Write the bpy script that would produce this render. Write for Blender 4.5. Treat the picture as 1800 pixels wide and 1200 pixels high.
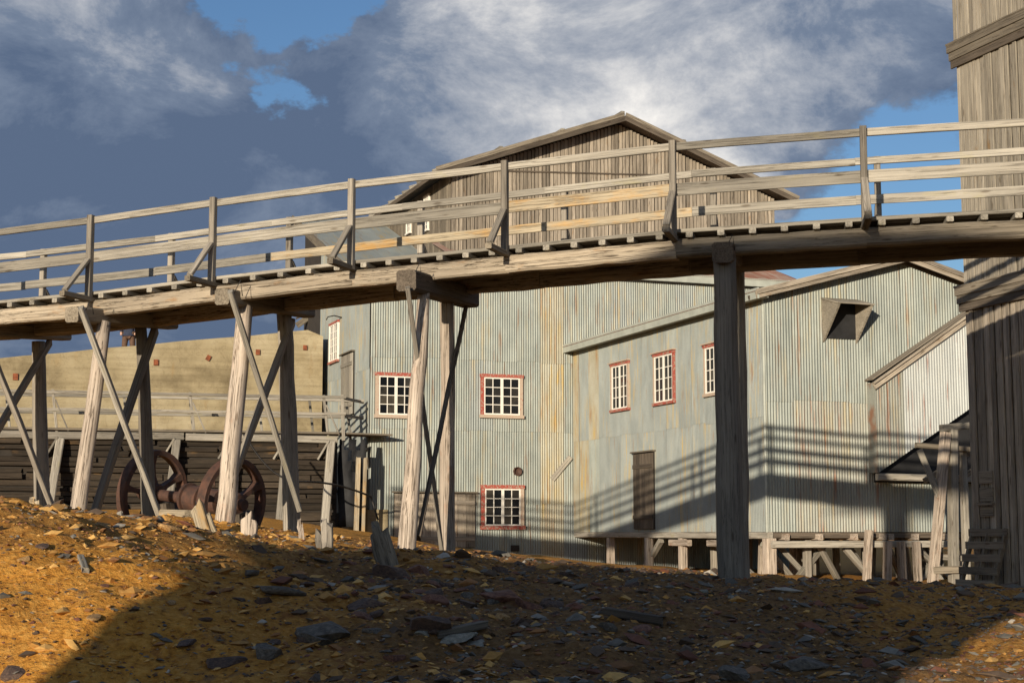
import bpy, bmesh, math, random
import numpy as np
from mathutils import Vector, Matrix, noise
random.seed(7)
for o in list(bpy.data.objects):
    bpy.data.objects.remove(o)
scene = bpy.context.scene
COL = scene.collection
R = math.radians

# ------------------------------------------------------------------ camera
HC = 1.6                       # eye height; pixels of the 1800x1200 photograph
F = 2800.0
PITCH = math.atan(335.0 / F)
cam_d = bpy.data.cameras.new('camera')
cam = bpy.data.objects.new('camera', cam_d)
COL.objects.link(cam)
cam.location = (0, 0, HC)
cam.rotation_euler = (math.pi / 2 + PITCH, 0, 0)
cam_d.sensor_width = 36.0
cam_d.lens = 36.0 * F / 1800.0
cam_d.clip_start = 0.1
cam_d.clip_end = 3000
scene.camera = cam

# ------------------------------------------------------------------ sun
SUN_AZ = R(19.5)               # light travels forward (+Y) and to the right (+X)
SUN_EL = R(8.6)
sd = Vector((math.sin(SUN_AZ) * math.cos(SUN_EL), math.cos(SUN_AZ) * math.cos(SUN_EL), -math.sin(SUN_EL)))
sun_l = bpy.data.lights.new('sun', 'SUN')
sun_l.energy = 5.0
sun_l.angle = R(0.53)
sun_l.color = (1.0, 0.87, 0.68)
sun = bpy.data.objects.new('sun', sun_l)
COL.objects.link(sun)
sun.rotation_euler = sd.to_track_quat('-Z', 'Y').to_euler()

# ------------------------------------------------------------------ world: sky with broken cloud
world = bpy.data.worlds.new('World')
scene.world = world
world.use_nodes = True
nt = world.node_tree
nt.nodes.clear()
def wn(t, **k):
    n = nt.nodes.new(t)
    for a, b in k.items():
        setattr(n, a, b)
    return n
def wl(a, b):
    nt.links.new(a, b)
w_out = wn('ShaderNodeOutputWorld')
w_bg = wn('ShaderNodeBackground')
wl(w_bg.outputs[0], w_out.inputs[0])
sky = wn('ShaderNodeTexSky', sky_type='NISHITA')
sky.sun_disc = False
sky.sun_elevation = SUN_EL
sky.sun_rotation = math.atan2(-sd.x, -sd.y)
sky.air_density = 1.0
sky.dust_density = 0.6
sky.ozone_density = 2.0
w_bg.inputs[1].default_value = 0.06
tc = wn('ShaderNodeTexCoord')
def pix_dir(px, py):
    u = (px - 900) / F; v = (600 - py) / F
    c, s = math.cos(PITCH), math.sin(PITCH)
    return Vector((u, c - v * s, s + v * c)).normalized()
def wmath(op, a, b=None, clamp=False):
    n = wn('ShaderNodeMath', operation=op)
    n.use_clamp = clamp
    for i, q in enumerate((a, b)):
        if q is None: continue
        if isinstance(q, (int, float)): n.inputs[i].default_value = q
        else: wl(q, n.inputs[i])
    return n.outputs[0]
def wramp(x, lo, hi, a=0.0, b=1.0):
    n = wn('ShaderNodeMapRange', interpolation_type='SMOOTHSTEP')
    wl(x, n.inputs[0])
    n.inputs[1].default_value = lo; n.inputs[2].default_value = hi
    n.inputs[3].default_value = a; n.inputs[4].default_value = b
    return n.outputs[0]
def wnoise(scale, detail, rough, off=(0, 0, 0), zs=2.2, dist=0.0):
    m = wn('ShaderNodeMapping')
    wl(tc.outputs['Generated'], m.inputs[0])
    m.inputs['Scale'].default_value = (1, 1, zs)
    m.inputs['Location'].default_value = off
    n = wn('ShaderNodeTexNoise')
    wl(m.outputs[0], n.inputs['Vector'])
    n.inputs['Scale'].default_value = scale
    n.inputs['Detail'].default_value = detail
    n.inputs['Roughness'].default_value = rough
    n.inputs['Distortion'].default_value = dist
    return n.outputs['Fac']
wd_m = wn('ShaderNodeMapping'); wl(tc.outputs['Generated'], wd_m.inputs[0]); wd_m.inputs['Scale'].default_value = (1, 1, 1.6)
wd_n = wn('ShaderNodeTexNoise'); wl(wd_m.outputs[0], wd_n.inputs['Vector'])
wd_n.inputs['Scale'].default_value = 7.0; wd_n.inputs['Detail'].default_value = 8; wd_n.inputs['Roughness'].default_value = 0.6
wd_s = wn('ShaderNodeVectorMath', operation='SUBTRACT'); wl(wd_n.outputs['Color'], wd_s.inputs[0]); wd_s.inputs[1].default_value = (.5, .5, .5)
wd_k = wn('ShaderNodeVectorMath', operation='SCALE'); wl(wd_s.outputs[0], wd_k.inputs[0]); wd_k.inputs['Scale'].default_value = 0.20
wd_a = wn('ShaderNodeVectorMath', operation='ADD'); wl(tc.outputs['Generated'], wd_a.inputs[0]); wl(wd_k.outputs[0], wd_a.inputs[1])
wd_v = wn('ShaderNodeVectorMath', operation='NORMALIZE'); wl(wd_a.outputs[0], wd_v.inputs[0])
def wbump(px, py, deg):        # soft weather cell around a heading in the sky
    d = pix_dir(px, py)
    n = wn('ShaderNodeVectorMath', operation='DOT_PRODUCT')
    wl(wd_v.outputs[0], n.inputs[0])
    n.inputs[1].default_value = d
    return wramp(n.outputs['Value'], math.cos(R(deg)), 1.0)
n1 = wnoise(3.2, 9, 0.58, (1.7, 0.3, 0.2), 2.0, 0.25)
n2 = wnoise(9.0, 10, 0.66, (4.1, 2.0, 0.6), 1.6, 0.3)
n3 = wnoise(2.6, 7, 0.55, (7.7, 5.0, 1.6), 2.4)
cov = wmath('SUBTRACT', wmath('ADD', wmath('MULTIPLY', n1, 0.75), wmath('MULTIPLY', n2, 0.65)), 0.2)
cov = wmath('ADD', cov, wmath('MULTIPLY', wbump(150, 300, 15), 0.30))
cov = wmath('ADD', cov, wmath('MULTIPLY', wbump(890, 140, 8.5), 0.24))
cov = wmath('ADD', cov, wmath('MULTIPLY', wbump(1330, 40, 7), 0.26))
cov = wmath('ADD', cov, wmath('MULTIPLY', wbump(1400, 170, 5), 0.13))
cov = wmath('ADD', cov, wmath('MULTIPLY', wbump(1640, 60, 4), 0.14))
cov = wmath('SUBTRACT', cov, wmath('MULTIPLY', wbump(505, -70, 4.3), 0.45))
cov = wmath('SUBTRACT', cov, wmath('MULTIPLY', wbump(1560, 330, 6), 0.05))
mask = wramp(cov, 0.47, 0.61)
br = wmath('SUBTRACT', wmath('ADD', wmath('MULTIPLY', n2, 1.25), wmath('MULTIPLY', n3, 0.75)), 0.5)
br = wmath('ADD', br, wmath('MULTIPLY', wbump(930, 40, 10), 0.20))
br = wmath('ADD', br, wmath('MULTIPLY', wbump(80, 0, 7), 0.20))
br = wmath('SUBTRACT', br, wmath('MULTIPLY', wbump(270, 340, 13), 0.26))
br = wmath('SUBTRACT', br, wmath('MULTIPLY', wbump(1330, 20, 5), 0.10))
br = wmath('ADD', br, wmath('MULTIPLY', wbump(1400, 160, 5), 0.12))
br = wmath('SUBTRACT', br, wmath('MULTIPLY', wbump(1560, 340, 7), 0.16))
br = wmath('SUBTRACT', br, wmath('MULTIPLY', wbump(900, 300, 6), 0.12))
cr = wn('ShaderNodeValToRGB')
wl(br, cr.inputs[0])
e = cr.color_ramp.elements
e[0].position = 0.26; e[0].color = (1.45, 2.08, 3.35, 1)
e[1].position = 0.92; e[1].color = (13.5, 13.0, 12.3, 1)
for p, c in ((0.45, (2.5, 3.2, 4.5, 1)), (0.62, (5.6, 6.0, 6.8, 1))):
    q = e.new(p); q.color = c
mix = wn('ShaderNodeMix', data_type='RGBA')
wl(mask, mix.inputs[0])
tint = wn('ShaderNodeMix', data_type='RGBA', blend_type='MULTIPLY')
tint.inputs[0].default_value = 1.0
wl(sky.outputs[0], tint.inputs[6])
tint.inputs[7].default_value = (1.15, 1.38, 1.75, 1)
wl(tint.outputs[2], mix.inputs[6])
wl(cr.outputs[0], mix.inputs[7])
wl(mix.outputs[2], w_bg.inputs[0])

scene.view_settings.view_transform = 'Standard'
scene.view_settings.look = 'None'
scene.view_settings.gamma = 1.0
scene.view_settings.exposure = 0.28
scene.render.engine = 'CYCLES'

# ------------------------------------------------------------------ pixel helpers
CP, SP = math.cos(PITCH), math.sin(PITCH)
def ray(px, py):
    u = (px - 900) / F; v = (600 - py) / F
    return Vector((u, CP - v * SP, SP + v * CP))
def P(px, py, Y):              # point on that sight line at distance Y in front of the camera
    d = ray(px, py)
    return Vector((0, 0, HC)) + d * (Y / d.y)
def on_plane(px, py, p0, n):
    d = ray(px, py); o = Vector((0, 0, HC))
    t = (Vector(p0) - o).dot(n) / d.dot(n)
    return o + d * t

# ------------------------------------------------------------------ materials
def new_mat(name):
    m = bpy.data.materials.new(name)
    m.use_nodes = True
    t = m.node_tree
    b = t.nodes['Principled BSDF']
    return m, t, b
class NT:
    def __init__(s, t): s.t = t
    def n(s, ty, **k):
        x = s.t.nodes.new(ty)
        for a, b in k.items(): setattr(x, a, b)
        return x
    def l(s, a, b): s.t.links.new(a, b)
    def val(s, inp, v):
        if isinstance(v, (int, float, tuple)): inp.default_value = v
        else: s.l(v, inp)
    def math(s, op, a, b=0.0, clamp=False):
        x = s.n('ShaderNodeMath', operation=op); x.use_clamp = clamp
        s.val(x.inputs[0], a); s.val(x.inputs[1], b)
        return x.outputs[0]
    def coords(s, scale, rnd=True, kind='Object'):
        tc = s.n('ShaderNodeTexCoord')
        v = tc.outputs[kind]
        if rnd:
            oi = s.n('ShaderNodeObjectInfo')
            mu = s.n('ShaderNodeMath', operation='MULTIPLY'); s.l(oi.outputs['Random'], mu.inputs[0]); mu.inputs[1].default_value = 83.0
            ad = s.n('ShaderNodeVectorMath', operation='ADD'); s.l(v, ad.inputs[0]); s.l(mu.outputs[0], ad.inputs[1])
            v = ad.outputs[0]
        mp = s.n('ShaderNodeMapping'); s.l(v, mp.inputs[0]); mp.inputs['Scale'].default_value = scale
        return mp.outputs[0]
    def noise(s, vec, scale, detail=5, rough=0.55, dist=0.0):
        x = s.n('ShaderNodeTexNoise'); s.l(vec, x.inputs['Vector'])
        x.inputs['Scale'].default_value = scale; x.inputs['Detail'].default_value = detail
        x.inputs['Roughness'].default_value = rough; x.inputs['Distortion'].default_value = dist
        return x.outputs['Fac']
    def ramp(s, x, stops):
        r = s.n('ShaderNodeValToRGB'); s.l(x, r.inputs[0]); e = r.color_ramp.elements
        e[0].position, e[0].color = stops[0][0], (*stops[0][1], 1)
        e[1].position, e[1].color = stops[-1][0], (*stops[-1][1], 1)
        for p, c in stops[1:-1]:
            q = e.new(p); q.color = (*c, 1)
        return r.outputs[0]
    def maprange(s, x, lo, hi, a=0.0, b=1.0):
        m = s.n('ShaderNodeMapRange'); m.clamp = True; s.l(x, m.inputs[0])
        for i, q in enumerate((lo, hi, a, b)): m.inputs[i + 1].default_value = q
        return m.outputs[0]
    def mix(s, f, a, b, mode='MIX'):
        m = s.n('ShaderNodeMix', data_type='RGBA', blend_type=mode)
        s.val(m.inputs[0], f)
        for i, q in ((6, a), (7, b)):
            if isinstance(q, tuple): m.inputs[i].default_value = (*q, 1)
            else: s.l(q, m.inputs[i])
        return m.outputs[2]
    def bump(s, h, strength, dist):
        b = s.n('ShaderNodeBump'); s.l(h, b.inputs['Height'])
        b.inputs['Strength'].default_value = strength; b.inputs['Distance'].default_value = dist
        return b.outputs[0]

def wood(name, dark, mid, light, stain=None, stain_amt=0.0, var=0.35, crack=0.7):
    m, t, b = new_mat(name); g = NT(t)
    v = g.coords((0.55, 26, 26))
    grain = g.noise(v, 1.9, 8, 0.7, 0.3)
    col = g.ramp(grain, [(0.14, dark), (0.50, mid), (0.88, light)])
    v2 = g.coords((0.7, 2.2, 2.2))
    big = g.noise(v2, 1.6, 4)
    col = g.mix(0.55, col, g.ramp(big, [(0.3, (0.62, 0.60, 0.58)), (0.7, (1.2, 1.18, 1.14))]), 'MULTIPLY')
    if stain:
        sm = g.maprange(g.noise(g.coords((1.1, 3, 3)), 1.3, 5, 0.65), 0.62 - stain_amt, 0.74 - stain_amt * 0.6)
        col = g.mix(g.math('MULTIPLY', sm, 0.85), col, stain)
    v3 = g.coords((0.32, 17, 17))
    ckn = g.math('ABSOLUTE', g.math('SUBTRACT', g.noise(v3, 1.5, 5, 0.6, 0.5), 0.47))
    ck = g.maprange(ckn, 0.006, 0.028, 1.0 - crack, 1.0)
    col = g.mix(1.0, col, g.mix(ck, (0.16, 0.14, 0.12), (1, 1, 1)), 'MULTIPLY')
    vo = g.n('ShaderNodeTexVoronoi'); g.l(g.coords((1.6, 7, 7)), vo.inputs['Vector']); vo.inputs['Scale'].default_value = 1.0
    kn = g.maprange(vo.outputs['Distance'], 0.07, 0.14, 0.35, 1.0)
    col = g.mix(1.0, col, g.mix(kn, (0.3, 0.24, 0.18), (1, 1, 1)), 'MULTIPLY')
    oi = g.n('ShaderNodeObjectInfo')
    rv = g.maprange(oi.outputs['Random'], 0, 1, 1 - var, 1 + var)
    cm = g.n('ShaderNodeCombineColor'); [g.l(rv, cm.inputs[i]) for i in range(3)]
    col = g.mix(1.0, col, cm.outputs[0], 'MULTIPLY')
    g.l(col, b.inputs['Base Color'])
    b.inputs['Roughness'].default_value = 0.85
    b.inputs['Specular IOR Level'].default_value = 0.25
    h = g.math('ADD', g.math('MULTIPLY', grain, 0.6), g.math('MULTIPLY', ck, 0.6))
    g.l(g.bump(h, 0.55, 0.012), b.inputs['Normal'])
    return m

M = {}
M['rail'] = wood('weathered_rail_wood', (0.135, 0.12, 0.098), (0.285, 0.262, 0.222), (0.45, 0.42, 0.365), (0.28, 0.25, 0.16), 0.03, 0.34, 0.55)
M['lichen'] = wood('lichen_stained_wood', (0.20, 0.165, 0.115), (0.37, 0.31, 0.22), (0.50, 0.44, 0.335), (0.44, 0.25, 0.075), 0.12, 0.15, 0.6)
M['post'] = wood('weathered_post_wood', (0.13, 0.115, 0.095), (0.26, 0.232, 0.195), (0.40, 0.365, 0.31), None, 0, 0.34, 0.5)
M['log'] = wood('peeled_log_wood', (0.21, 0.16, 0.12), (0.43, 0.36, 0.295), (0.58, 0.51, 0.43), (0.34, 0.2, 0.13), 0.03, 0.18, 0.85)
M['stringer'] = wood('sawn_stringer_wood', (0.17, 0.125, 0.085), (0.35, 0.295, 0.225), (0.52, 0.45, 0.355), (0.28, 0.15, 0.06), 0.06, 0.12, 0.95)
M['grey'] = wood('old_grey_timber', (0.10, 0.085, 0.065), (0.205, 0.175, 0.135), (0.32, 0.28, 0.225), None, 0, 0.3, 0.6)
M['dark'] = wood('dark_old_timber', (0.045, 0.036, 0.028), (0.105, 0.085, 0.066), (0.19, 0.155, 0.12), None, 0, 0.3, 0.6)
M['barn'] = wood('brown_barn_boards', (0.16, 0.13, 0.10), (0.325, 0.28, 0.225), (0.46, 0.41, 0.34), (0.24, 0.15, 0.08), 0.02, 0.34, 0.6)
M['tower'] = wood('pale_tower_boards', (0.165, 0.142, 0.112), (0.305, 0.272, 0.22), (0.43, 0.392, 0.328), (0.26, 0.16, 0.07), 0.0, 0.24, 0.6)
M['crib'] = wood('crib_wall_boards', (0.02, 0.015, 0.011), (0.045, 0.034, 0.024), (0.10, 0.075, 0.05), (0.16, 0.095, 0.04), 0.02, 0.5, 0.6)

def flat(name, col, rough=0.6, metal=0.0, var=0.12, nscale=6.0, bump=0.0, col2=None, lo=0.35, hi=0.7):
    m, t, b = new_mat(name); g = NT(t)
    c2 = col2 or tuple(x * (1 - var * 2) for x in col)
    nz = g.noise(g.coords((1, 1, 1)), nscale, 6, 0.6)
    g.l(g.ramp(nz, [(lo, c2), (hi, col)]), b.inputs['Base Color'])
    b.inputs['Roughness'].default_value = rough
    b.inputs['Metallic'].default_value = metal
    if bump: g.l(g.bump(nz, 0.6, bump), b.inputs['Normal'])
    return m
M['white'] = flat('white_window_paint', (0.80, 0.76, 0.68), 0.6, 0, 0.06, 9)
M['red'] = flat('peeling_red_paint', (0.32, 0.06, 0.04), 0.7, 0, 0.1, 22, 0, (0.33, 0.25, 0.19), 0.40, 0.50)
M['bare'] = flat('bare_window_wood', (0.42, 0.33, 0.25), 0.8, 0, 0.2, 16, 0, (0.34, 0.12, 0.08), 0.3, 0.42)
def glass_mat():
    m, t, b = new_mat('dusty_window_glass'); g = NT(t)
    oi = g.n('ShaderNodeObjectInfo')
    dust = g.maprange(oi.outputs['Random'], 0.45, 1.0, 0.0, 0.75)
    nz = g.noise(g.coords((1, 1, 1)), 5, 4)
    g.l(g.mix(g.math('MULTIPLY', dust, nz), (0.008, 0.009, 0.011), (0.16, 0.135, 0.10)), b.inputs['Base Color'])
    b.inputs['Roughness'].default_value = 0.07
    return m
M['glass'] = glass_mat()
M['rust'] = flat('rusty_iron', (0.13, 0.06, 0.038), 0.75, 0.25, 0.3, 7, 0.004, (0.055, 0.032, 0.025))
M['rustplate'] = flat('orange_rust_plate', (0.30, 0.085, 0.03), 0.85, 0, 0.3, 12, 0.002)
M['iron'] = flat('dark_iron', (0.04, 0.036, 0.034), 0.55, 0.5, 0.3, 9)
M['black'] = flat('tar_paper_and_dark_recess', (0.018, 0.018, 0.02), 0.8, 0, 0.3, 4, 0.01)  # real tar paper, also the black fill of shaded recesses
M['fascia'] = flat('grey_green_painted_fascia', (0.40, 0.42, 0.37), 0.6, 0, 0.12, 3)
M['jacket'] = flat('navy_jacket_cloth', (0.03, 0.04, 0.075), 0.9, 0, 0.2, 12)
M['trousers'] = flat('brown_trouser_cloth', (0.12, 0.065, 0.04), 0.9, 0, 0.2, 12)
M['skin'] = flat('skin', (0.5, 0.3, 0.22), 0.6, 0, 0.05, 5)
M['hair'] = flat('brown_hair', (0.06, 0.035, 0.02), 0.7, 0, 0.2, 30)
M['interior'] = flat('unlit_board_backing', (0.035, 0.028, 0.022), 0.95, 0, 0.2, 5)

def corr_mat(name, base, alt, rustc, rust_amt, yellow=0.25):
    m, t, b = new_mat(name); g = NT(t)
    v = g.coords((7, 1, 0.55))
    streak = g.noise(v, 1.5, 6, 0.6)
    col = g.ramp(g.noise(g.coords((1.5, 1, 0.8)), 1.4, 5), [(0.3, alt), (0.68, base)])
    ylw = g.maprange(streak, 0.50, 0.70)
    broad = g.maprange(g.noise(g.coords((1.3, 1, 0.25)), 0.9, 3), 0.42, 0.62)
    col = g.mix(g.math('MULTIPLY', g.math('MULTIPLY', ylw, broad), yellow * 2.4, True), col, (0.40, 0.285, 0.10))
    rv = g.noise(g.coords((13, 1, 0.7)), 1.0, 6, 0.65)
    rm = g.maprange(rv, 0.66 - rust_amt, 0.74 - rust_amt * 0.6)
    col = g.mix(g.math('MULTIPLY', rm, 0.8), col, rustc)
    sp = g.noise(g.coords((1, 1, 1)), 55, 3, 0.6)
    col = g.mix(0.5, col, g.ramp(sp, [(0.3, (0.72, 0.72, 0.72)), (0.7, (1.12, 1.12, 1.12))]), 'MULTIPLY')
    oi = g.n('ShaderNodeObjectInfo')
    rr = g.maprange(oi.outputs['Random'], 0, 1, 0.93, 1.06)
    cm = g.n('ShaderNodeCombineColor'); [g.l(rr, cm.inputs[i]) for i in range(3)]
    col = g.mix(1.0, col, cm.outputs[0], 'MULTIPLY')
    g.l(col, b.inputs['Base Color'])
    b.inputs['Roughness'].default_value = 0.6
    b.inputs['Metallic'].default_value = 0.15
    return m
M['corr'] = corr_mat('galvanised_corrugated_iron', (0.30, 0.325, 0.295), (0.205, 0.228, 0.21), (0.20, 0.10, 0.045), 0.09, 0.2)
M['corr_b'] = corr_mat('blue_grey_corrugated_iron', (0.275, 0.298, 0.282), (0.20, 0.222, 0.215), (0.23, 0.13, 0.06), 0.06, 0.36)
M['corr_y'] = corr_mat('yellow_stained_corrugated_iron', (0.36, 0.35, 0.285), (0.28, 0.255, 0.18), (0.27, 0.14, 0.045), 0.12, 0.75)
M['corr_r'] = corr_mat('rust_streaked_corrugated_iron', (0.315, 0.325, 0.285), (0.225, 0.228, 0.20), (0.22, 0.08, 0.03), 0.115, 0.3)
M['corr_rr'] = corr_mat('rusted_roof_iron', (0.36, 0.30, 0.26), (0.27, 0.14, 0.10), (0.24, 0.06, 0.03), 0.2, 0.05)
M['corr_w'] = corr_mat('pale_chute_iron', (0.50, 0.52, 0.50), (0.41, 0.43, 0.42), (0.24, 0.075, 0.035), 0.09, 0.06)

def concrete():
    m, t, b = new_mat('board_marked_concrete'); g = NT(t)
    v = g.coords((1, 1, 1), False)
    a = g.noise(v, 0.7, 6, 0.6)
    col = g.ramp(a, [(0.3, (0.15, 0.115, 0.062)), (0.48, (0.29, 0.235, 0.138)), (0.70, (0.39, 0.33, 0.215))])
    ln = g.noise(g.coords((0.25, 1, 9), False), 1.0, 3)
    col = g.mix(0.4, col, g.ramp(ln, [(0.32, (0.6, 0.57, 0.52)), (0.58, (1.12, 1.12, 1.12))]), 'MULTIPLY')
    st = g.maprange(g.noise(g.coords((2.2, 1, 0.5), False), 1.1, 5), 0.6, 0.75)
    col = g.mix(g.math('MULTIPLY', st, 0.75), col, (0.25, 0.15, 0.05))
    ck = g.noise(v, 2.2, 8, 0.7, 1.5)
    ckm = g.maprange(g.math('ABSOLUTE', g.math('SUBTRACT', ck, 0.5)), 0.0, 0.012, 0.45, 1.0)
    col = g.mix(1.0, col, g.mix(ckm, (0.35, 0.3, 0.25), (1, 1, 1)), 'MULTIPLY')
    g.l(col, b.inputs['Base Color']); b.inputs['Roughness'].default_value = 0.9
    g.l(g.bump(g.math('ADD', ln, a), 0.5, 0.03), b.inputs['Normal'])
    return m
M['concrete'] = concrete()

def ground_mat():
    m, t, b = new_mat('ochre_mine_waste_ground'); g = NT(t)
    v = g.coords((1, 1, 1), False)
    fine = g.noise(v, 16, 8, 0.68)
    mid = g.noise(v, 3.5, 6, 0.62)
    big = g.noise(v, 0.45, 4)
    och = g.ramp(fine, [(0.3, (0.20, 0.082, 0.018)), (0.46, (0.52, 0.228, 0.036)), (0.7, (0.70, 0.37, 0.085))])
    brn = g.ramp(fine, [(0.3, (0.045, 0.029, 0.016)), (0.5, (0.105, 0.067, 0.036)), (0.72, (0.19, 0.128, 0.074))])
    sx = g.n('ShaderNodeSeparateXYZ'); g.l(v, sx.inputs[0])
    lf = g.maprange(g.math('ADD', sx.outputs[0], g.math('MULTIPLY', g.math('SUBTRACT', big, 0.5), 9.0)), -3.7, -0.2, 1.0, 0.18)  # ochre deposit on the left slope; brown end also carries painted foreground shade
    far = g.maprange(sx.outputs[1], 21.0, 27.0, 0.0, 0.75)  # extra ochre brightens the sunlit strip before the mill
    lit_rgt = g.maprange(g.math('SUBTRACT', sx.outputs[0], g.math('MULTIPLY', sx.outputs[1], 0.05)), 1.2, 2.6, 0.0, 0.6)  # extra ochre paints the sunlit patch at lower right
    lf = g.math('MAXIMUM', lf, g.math('MAXIMUM', far, lit_rgt))  # ochre for lit ground, brown for shaded: light put into the colour
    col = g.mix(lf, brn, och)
    gm = g.maprange(mid, 0.60, 0.70)
    col = g.mix(g.math('MULTIPLY', gm, 0.55), col, (0.10, 0.088, 0.075))
    rm = g.maprange(g.noise(v, 5.1, 4), 0.63, 0.70)
    col = g.mix(g.math('MULTIPLY', rm, 0.5), col, (0.17, 0.062, 0.03))
    g.l(col, b.inputs['Base Color']); b.inputs['Roughness'].default_value = 0.95
    b.inputs['Specular IOR Level'].default_value = 0.15
    g.l(g.bump(g.math('ADD', fine, g.math('MULTIPLY', mid, 1.2)), 0.9, 0.05), b.inputs['Normal'])
    return m
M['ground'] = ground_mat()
def stone_mat(name, cols, scale=5):
    m, t, b = new_mat(name); g = NT(t)
    v = g.coords((1, 1, 1.8))
    a = g.noise(v, scale, 6, 0.65)
    n = len(cols)
    col = g.ramp(a, [(0.3 + 0.4 * i / (n - 1), c) for i, c in enumerate(cols)])
    g.l(col, b.inputs['Base Color']); b.inputs['Roughness'].default_value = 0.85
    g.l(g.bump(a, 0.6, 0.02), b.inputs['Normal'])
    return m
M['rock_b'] = stone_mat('dark_brown_rock', [(0.04, 0.026, 0.02), (0.085, 0.052, 0.038), (0.15, 0.095, 0.06)])
M['rock_r'] = stone_mat('rust_red_rock', [(0.07, 0.03, 0.022), (0.15, 0.065, 0.04), (0.24, 0.12, 0.07)])
M['rock_g'] = stone_mat('grey_slate_rock', [(0.045, 0.038, 0.03), (0.095, 0.08, 0.062), (0.17, 0.148, 0.118)])
M['rock_p'] = stone_mat('pale_lichened_rock', [(0.12, 0.12, 0.1), (0.22, 0.21, 0.17), (0.33, 0.31, 0.26)])
M['rock_o'] = stone_mat('ochre_rock', [(0.15, 0.08, 0.03), (0.33, 0.19, 0.07), (0.46, 0.3, 0.13)])

def gravel_mat():
    m, t, b = new_mat('mixed_gravel'); g = NT(t)
    at = g.n('ShaderNodeAttribute'); at.attribute_name = 'tone'
    nz = g.noise(g.coords((1, 1, 1), False), 30, 4)
    col = g.mix(0.6, at.outputs['Color'], g.ramp(nz, [(0.3, (0.6, 0.6, 0.6)), (0.7, (1.25, 1.25, 1.25))]), 'MULTIPLY')
    g.l(col, b.inputs['Base Color']); b.inputs['Roughness'].default_value = 0.9
    return m
M['gravel'] = gravel_mat()

# ------------------------------------------------------------------ object helpers
def tag(o, label=None, cat=None, group=None, kind=None):
    if label: o['label'] = label
    if cat: o['category'] = cat
    if group: o['group'] = group
    if kind: o['kind'] = kind
    return o
def empty(name, loc, label, cat, group=None):
    o = bpy.data.objects.new(name, None); COL.objects.link(o)
    o.location = loc
    o.empty_display_size = 0.3
    return tag(o, label, cat, group)
def link(name, me, mat, parent=None, mw=None, smooth=False):
    o = bpy.data.objects.new(name, me); COL.objects.link(o)
    if mat is not None and len(me.materials) == 0: me.materials.append(mat)
    if smooth:
        me.polygons.foreach_set('use_smooth', [True] * len(me.polygons))
    mw = mw or Matrix()
    if parent is not None:
        o.parent = parent
        o.matrix_parent_inverse = Matrix()
        o.matrix_local = world_of(parent).inverted() @ mw
    else:
        o.matrix_world = mw
    o['_mw'] = [x for r in mw for x in r]
    return o
def world_of(o):
    if '_mw' in o: 
        v = list(o['_mw']); return Matrix([v[0:4], v[4:8], v[8:12], v[12:16]])
    return Matrix.Translation(o.location)
def frame(a, b, up=(0, 0, 1)):
    a, b = Vector(a), Vector(b)
    x = (b - a).normalized(); up = Vector(up)
    if abs(x.dot(up.normalized())) > 0.985:
        up = Vector((0, -1, 0))
    y = up.cross(x).normalized(); z = x.cross(y)
    m = Matrix.Identity(4)
    for i in range(3):
        m[i][0], m[i][1], m[i][2], m[i][3] = x[i], y[i], z[i], a[i]
    return m
def pydata(name, v, f):
    me = bpy.data.meshes.new(name); me.from_pydata(v, [], f); me.update(); return me
def tube_mesh(name, L, ring, n, jit=0.0, scale=None, ragged=0.0):
    """rings of a cross-section along local X; ring = list of (y, z)"""
    k = len(ring); V = []; Fc = []
    for i in range(n + 1):
        t = i / n; s = scale(t) if scale else 1.0
        jy, jz = random.uniform(-jit, jit), random.uniform(-jit, jit)
        for (y, z) in ring:
            ex = random.uniform(-ragged, ragged) if i in (0, n) else 0
            V.append((t * L + ex, y * s + jy, z * s + jz))
    for i in range(n):
        for j in range(k):
            Fc.append((i * k + j, i * k + (j + 1) % k, (i + 1) * k + (j + 1) % k, (i + 1) * k + j))
    Fc.append(tuple(range(k - 1, -1, -1))); Fc.append(tuple(n * k + j for j in range(k)))
    return pydata(name, V, Fc)
def timber(name, a, b, w, h, mat, parent, up=(0, 0, 1), jit=0.0, ragged=0.0, n=None):
    """sawn timber from a to b: w across, h along up; chamfered arrises"""
    L = (Vector(b) - Vector(a)).length
    c = min(w, h) * 0.12
    y, z = w / 2, h / 2
    ring = [(-y + c, -z), (y - c, -z), (y, -z + c), (y, z - c), (y - c, z), (-y + c, z), (-y, z - c), (-y, -z + c)]
    n = n or max(1, min(6, int(L / 0.8)))
    return link(name, tube_mesh(name, L, ring, n, jit, None, ragged), M[mat] if isinstance(mat, str) else mat, parent, frame(a, b, up))
def log(name, a, b, r0, r1, mat, parent, k=14, jit=0.012, ragged=0.0):
    L = (Vector(b) - Vector(a)).length
    ring = []
    for j in range(k):
        q = 2 * math.pi * j / k; rr = random.uniform(0.95, 1.05)
        ring.append((math.cos(q) * rr, math.sin(q) * rr))
    n = max(3, int(L / 0.45))
    return link(name, tube_mesh(name, L, ring, n, jit, lambda t: r0 + (r1 - r0) * t + random.uniform(-.004, .004), ragged), M[mat], parent, frame(a, b), True)
def box_mesh(name, x0, x1, y0, y1, z0, z1):
    v = [(x, y, z) for x in (x0, x1) for y in (y0, y1) for z in (z0, z1)]
    f = [(0, 1, 3, 2), (4, 6, 7, 5), (0, 4, 5, 1), (2, 3, 7, 6), (0, 2, 6, 4), (1, 5, 7, 3)]
    return pydata(name, v, f)
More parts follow.
